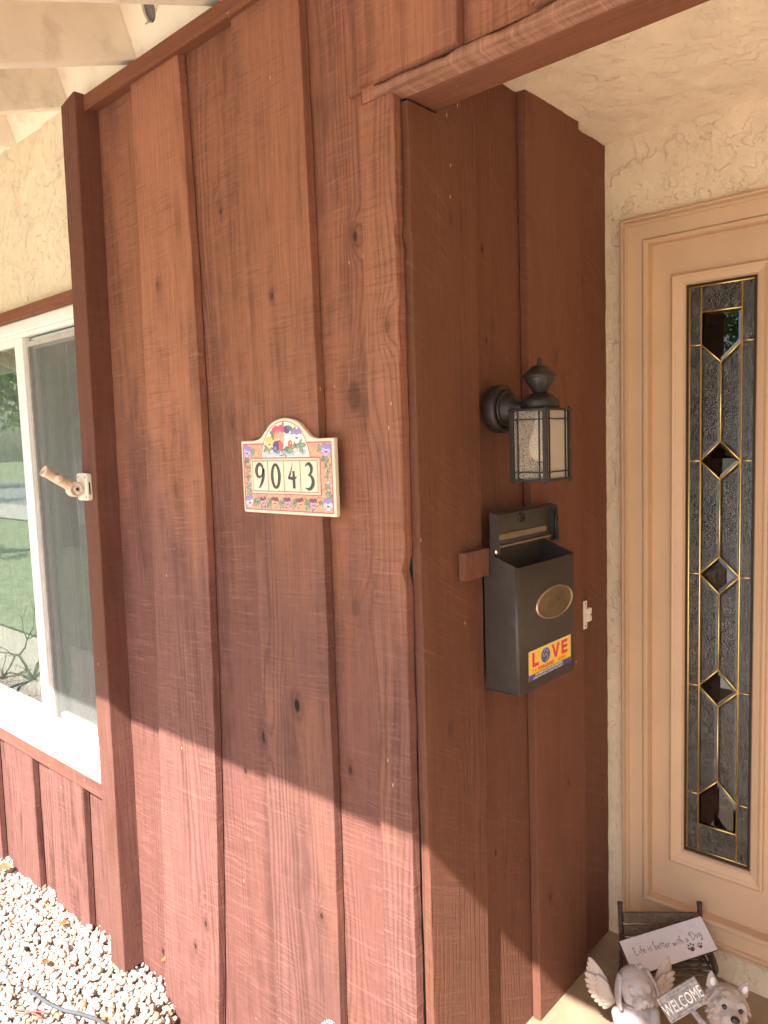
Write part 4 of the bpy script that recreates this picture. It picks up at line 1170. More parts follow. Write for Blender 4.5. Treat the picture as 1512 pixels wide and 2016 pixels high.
fn_ = MB(); fn_.lathe([(.006, 1.755), (.0065, 1.760), (.004, 1.763), (.0055, 1.766), (.0035, 1.771), (.0001, 1.773)], 12, VM(0), caps=False).build('finial', M['black'], ln_)
# the little lens window of the sensor
MB().lathe([(.0284, 1.7145), (.0336, 1.7235), (.0344, 1.7258)], 10, VM(0) @ Matrix.Identity(4), caps=False).build('sensor_lens', plain('sensor_lens_plastic', (0.05, 0.042, 0.038), 0.2), ln_)
fr_ = MB(); e_ = .0045
for x in (LX0, LX1):
    for y in (LY0, LY1): fr_.box(x - e_, x + e_, y - e_, y + e_, LZ0 + .003, LZ1)
fr_.box(LX0 - .007, LX1 + .007, LY0 - .007, LY1 + .007, LZ1 - .0005, LZ1 + .004)
for (a, b, c, d) in ((LX0 - .006, LX1 + .006, LY0 - .006, LY0 + .003), (LX0 - .006, LX1 + .006, LY1 - .003, LY1 + .006), (LX0 - .0055, LX0 + .003, LY0 + .003, LY1 - .003), (LX1 - .003, LX1 + .0055, LY0 + .003, LY1 - .003)):
    fr_.box(a, b, c, d, LZ0 - .001, LZ0 + .005)
fr_.build('frame', M['black'], ln_, bevel=0.0008)
for x in (LX0, LX1):
    for y in (LY0, LY1):
        MB().ball((x, y, LZ0 - .003), .0032, 8, 6).build('corner_nut', M['black'], ln_); MB().ball((x, y, LZ1 + .006), .003, 8, 6).build('corner_nut', M['black'], ln_)
mt = MB(); q = .0013
for (ya, yb, xx) in ((LY0, LY1, LX1 + .0005), (LY0, LY1, LX0 - .0005)):
    for y in (ya + .017, yb - .017): mt.box(xx - q, xx + q, y - q, y + q, LZ0 + .005, LZ1 - .001)
    for z in (LZ0 + .020, LZ1 - .020): mt.box(xx - q * .9, xx + q * .9, ya + e_, yb - e_, z - q, z + q)
for yy in (LY0 - .0005, LY1 + .0005):
    for x in (LX0 + .015, LX1 - .015): mt.box(x - q, x + q, yy - q, yy + q, LZ0 + .005, LZ1 - .001)
    for z in (LZ0 + .020, LZ1 - .020): mt.box(LX0 + e_, LX1 - e_, yy - q * .9, yy + q * .9, z - q, z + q)
mt.build('glazing_bar', M['black'], ln_)
MB().box(LX0 + e_, LX1 - e_, LY0 + .0018, LY0 + .0032, LZ0 + .003, LZ1 - .001).build('pane', M['seeded'], ln_)
MB().box(LX0 + e_, LX1 - e_, LY1 - .0032, LY1 - .0018, LZ0 + .003, LZ1 - .001).build('pane', M['seeded'], ln_)
MB().box(LX1 - .0032, LX1 - .0018, LY0 + e_, LY1 - e_, LZ0 + .003, LZ1 - .001).build('pane', M['frosted'], ln_)
MB().box(LX0 + .0018, LX0 + .0032, LY0 + e_, LY1 - e_, LZ0 + .003, LZ1 - .001).build('pane', M['seeded'], ln_)
MB().lathe([(.0001, 1.541), (.012, 1.543), (.022, 1.551), (.0265, 1.562), (.0275, 1.572), (.025, 1.588), (.019, 1.606), (.0145, 1.622), (.013, 1.634), (.013, 1.652), (.0001, 1.653)], 28, VM(0), caps=False).build('bulb', M['bulb'], ln_)

# ------------------------------------------------------------------ mounting block and mailbox
bl_ = MB().box(-0.001 + .0022, .0205, .158, .2565, 1.279, 1.343)
tag(bl_.build('mounting_block', M['wood_r'], bevel=0.002, loc=(.01, .2, 1.28)), 'short brown wooden block sticking out behind the left side of the mailbox', 'block')
mb_ = empty('mailbox', (0.02, 0.392, 1.0), 'dark metal wall mailbox with open lid and a yellow sticker', 'mailbox')
BX0, BX1, BY0, BY1, BZ = .0030, .0945, .258, .528, 1.001
def ztop(x): return 1.334 - max(0.0, x - .022) * .47
path = [(BX0, BY0)]
rr = .0075
for i in range(6):
    a = -math.pi / 2 + math.pi / 2 * i / 5
    path.append((BX1 - rr + rr * math.cos(a), BY0 + rr + rr * math.sin(a)))
for i in range(6):
    a = math.pi / 2 * i / 5
    path.append((BX1 - rr + rr * math.cos(a), BY1 - rr + rr * math.sin(a)))
path.append((BX0, BY1))
cx_, cy_ = (BX0 + BX1) / 2, (BY0 + BY1) / 2
bd = MB(); rows = []
for (x, y) in path:
    xi = x - .0014 * (1 if x > cx_ + .02 else 0) + (.0014 if x < BX0 + .001 else 0); yi = y + (.0014 if y < cy_ else -.0014)
    k = bd.addv([(x, y, BZ), (x, y, ztop(x)), (xi, yi, ztop(x)), (xi, yi, BZ)]); rows.append(k)
nP = len(rows)
for i in range(nP):
    a, b = rows[i], rows[(i + 1) % nP]
    for j in range(4): bd.face((a + j, b + j, b + (j + 1) % 4, a + (j + 1) % 4), 0, 0 < i < nP - 2)
bd.build('body', M['mail'], mb_)
fl_ = MB(); pf = [Vector((x, y, BZ + .002)) for x, y in path]; fl_.prism([(p.x * .999 + .00005, p.y, p.z) for p in pf], (0, 0, .0015)); fl_.build('bottom_plate', M['mail'], mb_)
lid = MB()
lid.box(.0235, .0250, .256, .530, 1.338, 1.424)                       # inner face of the raised lid
lid.prism([(.0235, .2545, 1.326), (.050, .2545, 1.330), (.047, .2545, 1.420), (.0235, .2545, 1.4265)], (0, .0014, 0))
lid.prism([(.0235, .5301, 1.326), (.050, .5301, 1.330), (.047, .5301, 1.420), (.0235, .5301, 1.4265)], (0, .0014, 0))
lid.prism([(.0235, .2559, 1.4245), (.047, .2559, 1.4185), (.047, .2559, 1.4200), (.0235, .2559, 1.4262)], (0, .2742, 0))
lo = lid.build('lid', M['mail'], mb_)
MB().box(.0252, .0285, .262, .505, 1.3565, 1.3700).build('folded_lip', plain('brown_metal_lip', (0.20, 0.14, 0.085), 0.4), lo)
MB().box(.0252, .0330, .262, .522, 1.3400, 1.3440).build('hinge_rod', plain('brown_metal_rod', (0.22, 0.15, 0.10), 0.4), lo)
MB().tube([(.0425, .5265, 1.334), (.0440, .5245, 1.408)], .0035, 8).build('lid_stay', M['black'], lo)
KM = frame_m((.0250, .392, 1.403), (0, 1, 0), (0, 0, 1), (1, 0, 0))
MB().lathe([(.0135, 0), (.0125, .003), (.009, .004), (.0075, .0025), (.0075, .0005)], 22, KM, caps=False).build('knob_ring', M['black'], lo)
MB().lathe([(.0001, .0008), (.0074, .0008)], 18, KM, caps=False).build('knob_hole', M['hole'], lo)
rv = MB(); rv.lathe([(.0058, 0), (.0054, .0015), (.003, .0028), (.0001, .003)], 14, frame_m((.0385, .2543, 1.335), (1, 0, 0), (0, 0, 1), (0, -1, 0)), caps=False)
rv.build('rivet', M['chrome'], mb_)
MB().lathe([(.0048, 0), (.004, .0018), (.0001, .0024)], 14, frame_m((.0385, .5285, 1.335), (1, 0, 0), (0, 0, 1), (0, -1, 0)), caps=False).build('rivet', M['chrome'], mb_)
MB().lathe([(.003, 0), (.0001, .0018)], 10, frame_m((BX1 - .006, BY0 + .007, 1.0005), (1, 0, 0), (0, 1, 0), (0, 0, -1)), caps=False).build('rivet', M['chrome'], mb_)
MB().lathe([(.0001, .0004), (.0026, .0004)], 10, frame_m((BX0 + .006, BY0, 1.145), (1, 0, 0), (0, 0, 1), (0, -1, 0)), caps=False).build('drain_hole', M['hole'], mb_)
EM = frame_m((BX1, .4235, 1.1945), (0, 1, 0), (0, 0, 1), (1, 0, 0)) @ Matrix.Diagonal((.088, .0395, 1, 1))
MB().lathe([(1.0, 0), (1.0, .003), (.975, .0042), (.94, .0038), (.92, .0022)], 44, EM, caps=False).build('emblem_rim', plain('bright_bronze_rim', (0.55, 0.44, 0.30), 0.3, metal=0.9), mb_)
em = MB(); em.lathe([(.925, .0022), (.72, .0008), (.66, .0018), (.0001, .0022)], 44, EM, caps=False)
eo = em.build('emblem', M['bronze'], mb_)
me = text_mesh('lettering', 'Mail', .026, .001, 1.6); me.transform(frame_m((BX1 + .0026, .4215, 1.1865), (0, 1, 0), (0, 0, 1), (1, 0, 0)))
link('lettering', me, M['bronze'], eo)
# sticker
SW, SH = .2035, .0715
SM = frame_m((BX1 + .0004, .2990, 1.0245), (0, 1, 0), (0, 0, 1), (1, 0, 0))
sp_ = Paint()
SY, SR, SB, SWt = (0.84, 0.52, 0.035), (0.62, 0.030, 0.035), (0.050, 0.060, 0.22), (0.80, 0.76, 0.68)
sp_.poly([(0, 0), (SW, 0), (SW, SH), (0, SH)], SWt)
sp_.poly([(.001, .0145), (SW - .001, .0145), (SW - .001, SH - .001), (.001, SH - .001)], SY)
sp_.poly([(.0008, 0), (SW - .0008, 0), (SW - .0008, .0144), (.0008, .0144)], SB)
lz0, lz1 = .0305, .0655
def rectp(x0, x1, z0, z1, c): sp_.poly([(x0, z0), (x1, z0), (x1, z1), (x0, z1)], c)
for g, c in ((.0010, SWt), (0, SR)):
    rectp(.0165 - g, .0275 + g, lz0 - g, lz1 + g, c); rectp(.0275, .0465 + g, lz0 - g, lz0 + .0085 + g, c)
    sp_.poly([(.1080 - g, lz1 + g), (.1190 + g, lz1 + g), (.1275 + g, lz0 + .012), (.1360 - g, lz1 + g), (.1470 + g, lz1 + g), (.1330 + g, lz0 - g), (.1220 - g, lz0 - g)], c)
    rectp(.1560 - g, .1670 + g, lz0 - g, lz1 + g, c)
    for zc in (lz0, (lz0 + lz1) / 2 - .0040, lz1 - .0082): rectp(.1670, .1865 + g, zc - g, zc + .0082 + g, c)
sp_.ell(.0785, .0475, .0225, .0200, SWt, 0, 30); sp_.ell(.0785, .0475, .0210, .0187, SB, 0, 30)
sp_.stroke(spline([(a, b, 0) for a, b in ((.0800, .0655), (.0745, .0615), (.0720, .0560), (.0675, .0525), (.0665, .0480), (.0705, .0455), (.0770, .0475), (.0805, .0500), (.0850, .0465), (.0875, .0410), (.0850, .0365), (.0800, .0335), (.0780, .0290))], 4), .0013, SWt)
sp_.stroke(spline([(a, b, 0) for a, b in ((.0800, .0600), (.0835, .0570), (.0865, .0540), (.0890, .0560), (.0885, .0610))], 4), .0012, SWt)
so_ = link('sticker', sp_.mesh('sticker', SM), M['print'], mb_)
def sticker_text(body, x, z, size, col, sx, name, spacing=1.0, offset=0.0):
    me = text_mesh(name, body, size, 0.0001, sx, spacing, 'LEFT', offset)
    me.transform(SM @ Matrix.Translation((x, z, .0004)))
    return link(name, me, plain(name + '_ink', col, 0.5, namt=0.0), so_)
sticker_text('IS A', .0165, .0180, .0122, (0.60, 0.060, 0.020), .92, 'slogan')
sticker_text('FOUR-LEGGED', .0420, .0180, .0122, (0.60, 0.060, 0.020), .94, 'slogan', offset=.00035)
sticker_text('WORD.', .1370, .0180, .0122, (0.60, 0.060, 0.020), .98, 'slogan')
sticker_text('THE HUMANE SOCIETY OF THE UNITED STATES', .0275, .0083, .0066, (0.80, 0.78, 0.78), .92, 'small_print', offset=.00018)
sticker_text('CELEBRATING ANIMALS, CONFRONTING CRUELTY', .0175, .0022, .0050, (0.70, 0.70, 0.74), 1.25, 'small_print', offset=.0001)

# small white metal catch on the return wall
ct = empty('door_catch', (0.0, .775, 1.08), 'small white metal latch plate on the brown boards right of the mailbox', 'latch')
MB().box(-.0265 + .0262, .0025, .756, .776, 1.040, 1.122).build('plate', M['plate'], ct, bevel=0.001)
MB().box(.0025, .0125, .762, .786, 1.062, 1.100).build('keeper', M['plate'], ct, bevel=0.002)
hs_ = MB()
for z in (1.048, 1.114): hs_.lathe([(.0001, .0027), (.0028, .0027)], 10, frame_m((0, .766, z), (0, 1, 0), (0, 0, 1), (1, 0, 0)), caps=False)
hs_.lathe([(.0001, .0128), (.0035, .0128)], 10, frame_m((0, .779, 1.081), (0, 1, 0), (0, 0, 1), (1, 0, 0)), caps=False)
hs_.build('screw_hole', M['hole'], ct)

# ------------------------------------------------------------------ flag pole holder on the post
fh = empty('flag_pole_holder', (-1.285, -0.047, 1.485), 'cream plastic flag pole holder screwed to the brown post', 'bracket')
FP = frame_m((-1.328, -0.0475, 1.4425), (1, 0, 0), (0, 0, 1), (0, -1, 0))
def rrect(w_, h_, r_, n=5):
    out = []
    for cx, cy, a0 in ((w_ - r_, r_, -90), (w_ - r_, h_ - r_, 0), (r_, h_ - r_, 90), (r_, r_, 180)):
        for i in range(n + 1):
            a = rad(a0 + 90 * i / n); out.append((cx + r_ * math.cos(a), cy + r_ * math.sin(a)))
    return out
link('plate', curve_mesh('plate', [rrect(.066, .086, .009)], .016, FP, .0015, 2), M['plate'], fh)
ho = MB()
for x in (.010, .056):
    for z in (.012, .074): ho.lathe([(.0001, .0163), (.0036, .0163)], 10, FP @ Matrix.Translation((x, z, 0)) @ Matrix.Diagonal((.8, 1.3, 1, 1)), caps=False)
ho.build('screw_slot', plain('slot_shadow_plastic', (0.16, 0.11, 0.08), 0.8), fh)
MB().box(-1.2622, -1.2618, -.0585, -.0535, 1.462, 1.500).build('side_slot', M['hole'], fh)
HC = Vector((-1.295, -0.088, 1.480))
hx = frame_m(HC, (0, 1, 0), (0, 0, 1), (1, 0, 0))
MB().lathe([(.0001, -.016), (.0225, -.016), (.024, -.014), (.024, .014), (.0225, .016), (.017, .016), (.0165, .0145), (.009, .0145), (.0085, .016), (.0045, .016), (.0001, .016)], 30, hx, caps=False).build('pivot_hub', M['plastic'], fh)
MB().lathe([(.0001, .0164), (.0044, .0164)], 14, hx, caps=False).build('pivot_hole', M['hole'], fh)
MB().box(-1.311, -1.279, -.090, -.0630, 1.462, 1.498).build('pivot_bracket', M['plate'], fh, bevel=0.003)
td = Vector((0, -.107, .072)).normalized()
tb0 = HC + td * .016; TL_ = .098
tbm = frame_m(tb0, (1, 0, 0), td.cross(Vector((1, 0, 0))), td)
MB().lathe([(.0001, 0), (.0145, 0), (.0155, .004), (.0155, TL_ - .012), (.017, TL_ - .010), (.017, TL_), (.0135, TL_), (.0130, TL_ - .05), (.0001, TL_ - .05)], 26, tbm, caps=False).build('pole_tube', M['plastic'], fh)
rb = MB()
for k in range(4):
    a = rad(-60 + 22 * k); rb.box(-.0012, .0012, .0152, .0172, .004, .018, M=tbm @ Matrix.Rotation(a - rad(20), 4, 'Z'))
rb.build('grip_rib', M['plastic'], fh)
kc = tb0 + td * .052
MB().lathe([(.0001, .030), (.0085, .030), (.0105, .028), (.0105, .018), (.009, .016), (.009, .012)], 20, frame_m(kc, (0, 1, 0), (0, 0, 1), (1, 0, 0)), caps=False).build('thumb_screw', M['plastic'], fh)

# ------------------------------------------------------------------ miniature bench and dog board
BL_, BR_ = Vector((.092, .790, 0)), Vector((.277, .938, 0))
brz = math.atan2(BR_.y - BL_.y, BR_.x - BL_.x); blen = (BR_ - BL_).length
bn = empty('toy_bench', BL_, 'miniature grey slatted bench with iron ends in the entry corner', 'bench', rz=brz)
def slat(y0, z0, y1, z1, th, x0=.010, x1=None):
    x1 = blen - .010 if x1 is None else x1
    d = Vector((0, y1 - y0, z1 - z0)).normalized(); nrm = Vector((0, -d.z, d.y)) * th
    p = [(x0, y0, z0), (x0, y1, z1), (x0, y1 + nrm.y, z1 + nrm.z), (x0, y0 + nrm.y, z0 + nrm.z)]
    mb = MB(); mb.prism(p, (x1 - x0, 0, 0)); mb.build('slat', M['greyw'], bn, bevel=0.001, local=True)
for (a, b) in ((.168, .198), (.130, .160), (.096, .122)):
    slat(-.012 + a * .10, a, -.012 + b * .10, b, .009)
for k in range(5): slat(-.022 - k * .021, .088 - .0015 * k, -.006 - k * .021 - .002, .0885 - .0015 * k, .005)
for s in (0.004, blen - .004):
    e = MB(); kk = .62 if s < .05 else 1.0
    e.tube(spline([(s, .012, 0), (s, .004, .05), (s, -.003, .09), (s, .006, .15), (s, .013, .205), (s, .016, .222)], 5), [.0070] * 22 + [.0080] * 4, 8)
    e.tube(spline([(s, .006, .135), (s, -.040 * kk, .132), (s, -.085 * kk, .130), (s, -.112 * kk, .118), (s, -.118 * kk, .110), (s, -.104 * kk, .085)], 5), .0060, 8)
    e.tube(spline([(s, -.104 * kk, .085), (s, -.112 * kk, .060), (s, -.106 * kk, .030), (s, -.118 * kk, .004)], 5), .0062, 8)
    e.tube([(s, -.002 * kk, .082), (s, -.106 * kk, .080)], .0035, 8)
    e.tube(spline([(s, -.020 * kk, .130), (s, -.034 * kk, .115), (s, -.055 * kk, .108), (s, -.070 * kk, .105), (s, -.060 * kk, .088)], 5), .0038, 8)
    e.tube(spline([(s, -.106 * kk, .100), (s, -.085 * kk, .110), (s, -.072 * kk, .112), (s, -.088 * kk, .125)], 5), .0068, 8)
    e.build('iron_end', M['darkiron'], bn, local=True)

TLp, TRp, BLp = Vector((.123, .715, .165)), Vector((.278, .920, .200)), Vector((.183, .680, .107))
ux = (TRp - TLp).normalized(); vy = (TLp - BLp); vy = (vy - ux * vy.dot(ux)); sh_ = vy.length; vy.normalize(); nz = ux.cross(vy)
sw_ = (TRp - TLp).length
DM = frame_m(TLp - vy * sh_, ux, vy, nz)
db = empty('dog_board', DM @ Vector((sw_ / 2, 0, -.01)), 'pale board lettered Life is better with a Dog on the toy bench', 'sign')
MB().box(0, sw_, 0, sh_, -.016, -.0006, M=DM).build('board', M['signedge'], db, bevel=0.001)
MB().box(.0008, sw_ - .0008, .0008, sh_ - .0008, -.0006, .0002, M=DM).build('board_face', M['signface'], db)
GL = {'L': (.66, [[(.02, .80), (.08, .96), (.16, 1.0), (.17, .85), (.14, .50), (.12, .20), (.10, .04), (.26, .02), (.58, .08)]]),
      'i': (.26, [[(.12, .42), (.13, .2), (.15, .02)], [(.13, .56), (.14, .60)]]),
      'f': (.36, [[(.36, .82), (.26, .88), (.18, .70), (.18, .30), (.16, -.12)], [(.02, .42), (.32, .46)]]),
      'e': (.42, [[(.06, .22), (.30, .26), (.30, .40), (.18, .44), (.06, .28), (.10, .06), (.24, .0), (.38, .08)]]),
      's': (.38, [[(.32, .38), (.20, .44), (.10, .34), (.26, .20), (.24, .04), (.06, .02)]]),
      'b': (.46, [[(.10, .95), (.04, .70), (.10, .30), (.12, .0)], [(.12, .26), (.28, .42), (.38, .26), (.28, .02), (.10, .04)], [(.10, .95), (.20, .98), (.18, .80)]]),
      't': (.34, [[(.18, .78), (.17, .40), (.18, .0)], [(.02, .52), (.34, .56)]]),
      'r': (.36, [[(.08, .42), (.10, .2), (.10, .0)], [(.10, .26), (.20, .42), (.34, .40)]]),
      'w': (.58, [[(.04, .42), (.14, .02), (.27, .36), (.38, .02), (.52, .46)]]),
      'h': (.46, [[(.10, .95), (.10, .5), (.10, .0)], [(.10, .24), (.26, .42), (.34, .26), (.36, .0)], [(.10, .95), (.22, .98), (.20, .78)]]),
      'a': (.44, [[(.32, .38), (.16, .44), (.06, .22), (.14, .02), (.28, .10), (.34, .40), (.34, .12), (.42, .02)]]),
      'D': (.84, [[(.30, .88), (.28, .45), (.30, .04)], [(.18, .62), (.06, .68), (.08, .88), (.30, .98), (.62, .84), (.74, .48), (.58, .12), (.24, .02)], [(.18, .62), (.20, .74), (.12, .76)]]),
      'o': (.42, [[(.20, .44), (.06, .24), (.16, .02), (.32, .16), (.28, .40), (.18, .44)]]),
      'g': (.50, [[(.36, .40), (.20, .46), (.08, .24), (.20, .06), (.36, .24), (.38, .44), (.44, .05), (.40, -.34), (.22, -.42), (.16, -.26), (.28, -.20), (.32, -.32)]]),
      ' ': (.30, [])}
dp = Paint(); adv = sum(GL[c][0] for c in 'Life is better with a Dog'); S0 = (sw_ * .80) / adv; xx = sw_ * .105; base = sh_ * .47
for c in 'Life is better with a Dog':
    A, strokes = GL[c]
    k = 1.0 if c not in 'LD' else 1.0
    drift = .0035 * math.sin(xx * 28)
    for st_ in strokes:
        sp2 = spline([(xx + a * S0, base + drift + b * S0 * 1.0, 0) for a, b in st_], 5)
        dp.stroke(sp2, [.0010 + .0006 * abs(math.sin(i * .35)) for i in range(len(sp2))], (0.04, 0.03, 0.035))
    xx += A * S0
for (px, pz, s_) in ((sw_ * .735, sh_ * .22, 1.0), (sw_ * .835, sh_ * .215, .72)):
    dp.ell(px, pz, .0072 * s_, .0056 * s_, (0.035, 0.03, 0.035), .1)
    for k, (dx, dz) in enumerate(((-.0095, .0035), (-.0062, .0105), (.0010, .0125), (.0075, .0085))):
        dp.ell(px + dx * s_, pz + dz * s_, .0024 * s_, .0036 * s_, (0.035, 0.03, 0.035), .5 - .33 * k)
link('lettering', dp.mesh('lettering', DM @ Matrix.Translation((0, 0, .0004))), M['paint'], db)

# ------------------------------------------------------------------ angel puppy statue
an = empty('angel_dog_statue', (.250, .530, 0), 'pale resin puppy statue with feathered wings and praying paws', 'statue', rz=rad(40))
def seg(mb, p, q, r0, r1, n=7):
    p, q = Vector(p), Vector(q)
    for i in range(n + 1):
        t = i / n; mb.ball(p.lerp(q, t), r0 + (r1 - r0) * t, 12, 8)
HM = Matrix.Translation((0, -.008, .207)) @ Euler((rad(-12), rad(-5), rad(6))).to_matrix().to_4x4()
h = lambda x, y, z: HM @ Vector((x, y, z))
HR = HM.to_3x3()
bdy = MB()
bdy.ball((0, .005, .045), (.058, .052, .050)); bdy.ball((0, .004, .085), (.052, .046, .055)); bdy.ball((0, .004, .130), (.046, .038, .036))
bdy.lathe([(.060, .0), (.064, .006), (.060, .022), (.050, .05)], 28)
seg(bdy, (0, 0, .150), (0, -.004, .18), .026, .026, 3)
bdy.ball(h(0, 0, 0), (.044, .043, .040), 20, 14, 0, HR); bdy.ball(h(0, .008, .012), (.041, .038, .034), 18, 12, 0, HR)
bdy.ball(h(0, -.036, -.013), (.024, .027, .018), 16, 10, 0, HR); bdy.ball(h(.013, -.040, -.018), (.015, .018, .013), 12, 8, 0, HR); bdy.ball(h(-.013, -.040, -.018), (.015, .018, .013), 12, 8, 0, HR)
bdy.ball(h(0, -.030, -.026), (.018, .020, .010), 12, 8, 0, HR)
bdy.ball(h(0, -.026, .006), (.011, .020, .014), 12, 8, 0, HR)
for s in (-1, 1):
    bdy.ball(h(s * .019, -.031, .012), (.011, .008, .009), 12, 8, 0, HR)
    bdy.ball(h(s * .019, -.035, .004), (.009, .006, .006), 12, 8, 0, HR)
    bdy.ball(h(s * .026, -.018, -.012), (.016, .018, .017), 12, 8, 0, HR)
    seg(bdy, (s * .044, -.004, .132), (s * .040, -.040, .094), .017, .015); seg(bdy, (s * .040, -.040, .094), (s * .013, -.060, .128), .014, .011)
    for k in range(3): seg(bdy, (s * (.006 + .006 * k), -.060 - .004 * (k == 1), .122), (s * (.005 + .005 * k), -.062, .143 - .004 * k), .0058, .0048, 4)
bo = link('body', remesh(bdy, .0028, 3, 'body'), M['resin'], an, local=True)
for s in (-1, 1):
    er = MB()
    for i in range(9):
        t = i / 8; er.ball(h(s * (.036 + .014 * math.sin(t * 1.9)), .004 - .006 * t, .026 - .064 * t), (.0065, .012 + .008 * math.sin(math.pi * min(1, t * .8 + .1)), .010), 12, 8, 0, HR)
    link('ear', remesh(er, .0024, 4, 'ear'), M['resin'], an, local=True)
    li = MB(); li.tube([h(s * (.019 + .0095 * math.cos(a)), -.0408 + .0016 * abs(math.cos(a)), .0035 - .0045 * math.sin(a)) for a in [math.pi * i / 8 for i in range(9)]], .0009, 6)
    li.build('eyelid', plain('lid_crease', (0.19, 0.13, 0.11), 0.8), an, local=True)
ns = MB(); ns.ball(h(0, -.061, -.006), (.0085, .006, .0062), 14, 9, 0, HR); ns.build('nose', plain('grey_nose', (0.40, 0.34, 0.33), 0.4), an, local=True)
mo_ = MB(); mo_.tube([h(0, -.0645, -.012), h(0, -.0630, -.020)], .0009, 6); mo_.tube([h(-.014, -.0535, -.0235), h(-.006, -.060, -.0245), h(0, -.0620, -.0205), h(.006, -.060, -.0245), h(.014, -.0535, -.0235)], .0009, 6)
mo_.build('mouth', plain('mouth_crease', (0.17, 0.11, 0.10), 0.8), an, local=True)
co = MB(); co.tube([(.031 * math.cos(a), -.004 + .030 * math.sin(a), .162 - .004 * math.sin(a)) for a in [2 * math.pi * i / 24 for i in range(25)]], .0028, 8); co.build('collar', M['resin'], an, local=True)
fl2 = MB()
for k in range(6): fl2.ball(h(.018 + .006 * math.cos(k * 1.05), .006 + .006 * math.sin(k * 1.05), .041 + .003 * (k % 2)), (.0045, .0045, .0055), 8, 6)
fl2.build('flower', M['resin'], an, local=True)
def feather(mb, root, ang, L, wd, tilt, s, th=.004):
    d = Vector((s * math.cos(ang), tilt, math.sin(ang))).normalized()
    nrm = Vector((0, -1, 0)); side = d.cross(nrm).normalized(); nrm = side.cross(d)
    Mx = Matrix((side, d, nrm)).transposed()
    c = Vector(root) + d * L * .5
    mb.ball(c, (wd, L * .55, th), 12, 9, 0, Mx)
for s in (-1, 1):
    rt = Vector((s * .036, .030, .140))
    for row, (n, a0, a1, L0, L1, wd, yo) in enumerate(((6, 56, 24, .082, .076, .0105, .004), (8, 28, -52, .066, .046, .0098, 0.0), (7, 46, -35, .044, .034, .0095, -.005))):
        fb = MB()
        for i in range(n):
            t = i / (n - 1); a = rad(a0 + (a1 - a0) * t)
            r0 = rt + Vector((s * (.006 + .016 * (1 - t)), yo, .030 * (1 - t) + .004))
            feather(fb, r0, a, L0 + (L1 - L0) * t, wd, .25, s, .0035)
        fb.build('wing', M['wing'], an, local=True)

# ------------------------------------------------------------------ terrier statue with welcome sign
we = empty('terrier_statue', (.452, .560, 0), 'grey resin terrier statue holding a tilted WELCOME sign', 'statue', rz=rad(26))
WM = Matrix.Translation((.006, -.012, .252)) @ Euler((rad(-14), rad(14), rad(8))).to_matrix().to_4x4()
g = lambda x, y, z: WM @ Vector((x, y, z)); WR_ = WM.to_3x3()
wb = MB(); RW = random.Random(3)
wb.ball((0, .015, .055), (.062, .070, .058)); wb.ball((0, .005, .115), (.056, .056, .060)); wb.ball((0, -.002, .165), (.046, .044, .045)); seg(wb, (0, -.002, .18), (0, -.006, .222), .038, .036, 3)
wb.lathe([(.075, 0), (.077, .006), (.070, .016)], 28)
for s in (-1, 1):
    seg(wb, (s * .038, -.030, .150), (s * .036, -.052, .02), .021, .018); wb.ball((s * .036, -.062, .012), (.020, .024, .013))
    wb.ball((s * .050, .005, .05), (.026, .045, .040))
wb.ball(g(0, 0, 0), (.045, .042, .040), 20, 14, 0, WR_); wb.ball(g(0, -.030, -.014), (.026, .028, .022), 16, 10, 0, WR_); wb.ball(g(0, -.048, -.012), (.017, .014, .013), 14, 9, 0, WR_)
for k in range(150):     # locks of fur over brow, cheeks, muzzle and chest
    a = RW.uniform(0, 6.28); zf = RW.uniform(-.9, .95)
    rx = math.sqrt(max(0, 1 - zf * zf))
    p = Vector((.044 * rx * math.cos(a), .041 * rx * math.sin(a), .039 * zf))
    if p.y < -.026 and abs(p.x) < .026 and p.z > -.006: continue
    fall = Vector((p.x * .5, p.y * .35, -.016 - .006 * RW.random()))
    seg(wb, g(*p), g(*(p + fall * .8)), .0042, .0012, 4)
for k in range(40):
    a = RW.uniform(-2.6, -.5); p = Vector((.024 * math.cos(a), -.032 + .022 * math.sin(a), RW.uniform(-.03, -.008)))
    seg(wb, g(*p), g(*(p + Vector((p.x * .3, -.003, -.018)))), .0048, .0016, 4)
for k in range(16):
    s = -1 if k % 2 else 1; p = Vector((s * RW.uniform(.006, .028), -.034, RW.uniform(.012, .020)))
    seg(wb, g(*p), g(*(p + Vector((s * .008, -.007, -.009)))), .0048, .0016, 4)
for k in range(70):
    a = RW.uniform(-2.9, -.2); z = RW.uniform(.06, .20); r_ = .050
    p = Vector((r_ * math.cos(a), .003 + r_ * math.sin(a), z)); seg(wb, p, p + Vector((p.x * .08, p.y * .08, -.024)), .007, .002, 4)
link('body', remesh(wb, .0027, 1, 'body'), M['furresin'], we, local=True)
for s in (-1, 1):
    er = MB()
    for i in range(8):
        t = i / 7; er.ball(g(s * (.031 + .011 * t), .006, .024 + .028 * t), (.0150 * (1 - t) ** .7 + .0045, .0065 * (1 - .4 * t), .007), 12, 8, 0, WR_)
    link('ear', remesh(er, .0022, 3, 'ear'), M['furresin'], we, local=True)
    ie = MB(); ie.ball(g(s * .037, -.0005, .038), (.0070, .0022, .010), 10, 8, 0, WR_ @ Euler((0, rad(s * 15), 0)).to_matrix()); ie.build('inner_ear', plain('pale_inner_ear', (0.62, 0.56, 0.54), 0.6), we, local=True)
    ey = MB(); ey.ball(g(s * .0185, -.0395, .0045), .0056, 14, 10); ey.build('eye', M['nose'], we, local=True)
ns = MB(); ns.ball(g(0, -.063, -.009), (.0105, .0075, .0085), 16, 10, 0, WR_); ns.build('nose', M['nose'], we, local=True)
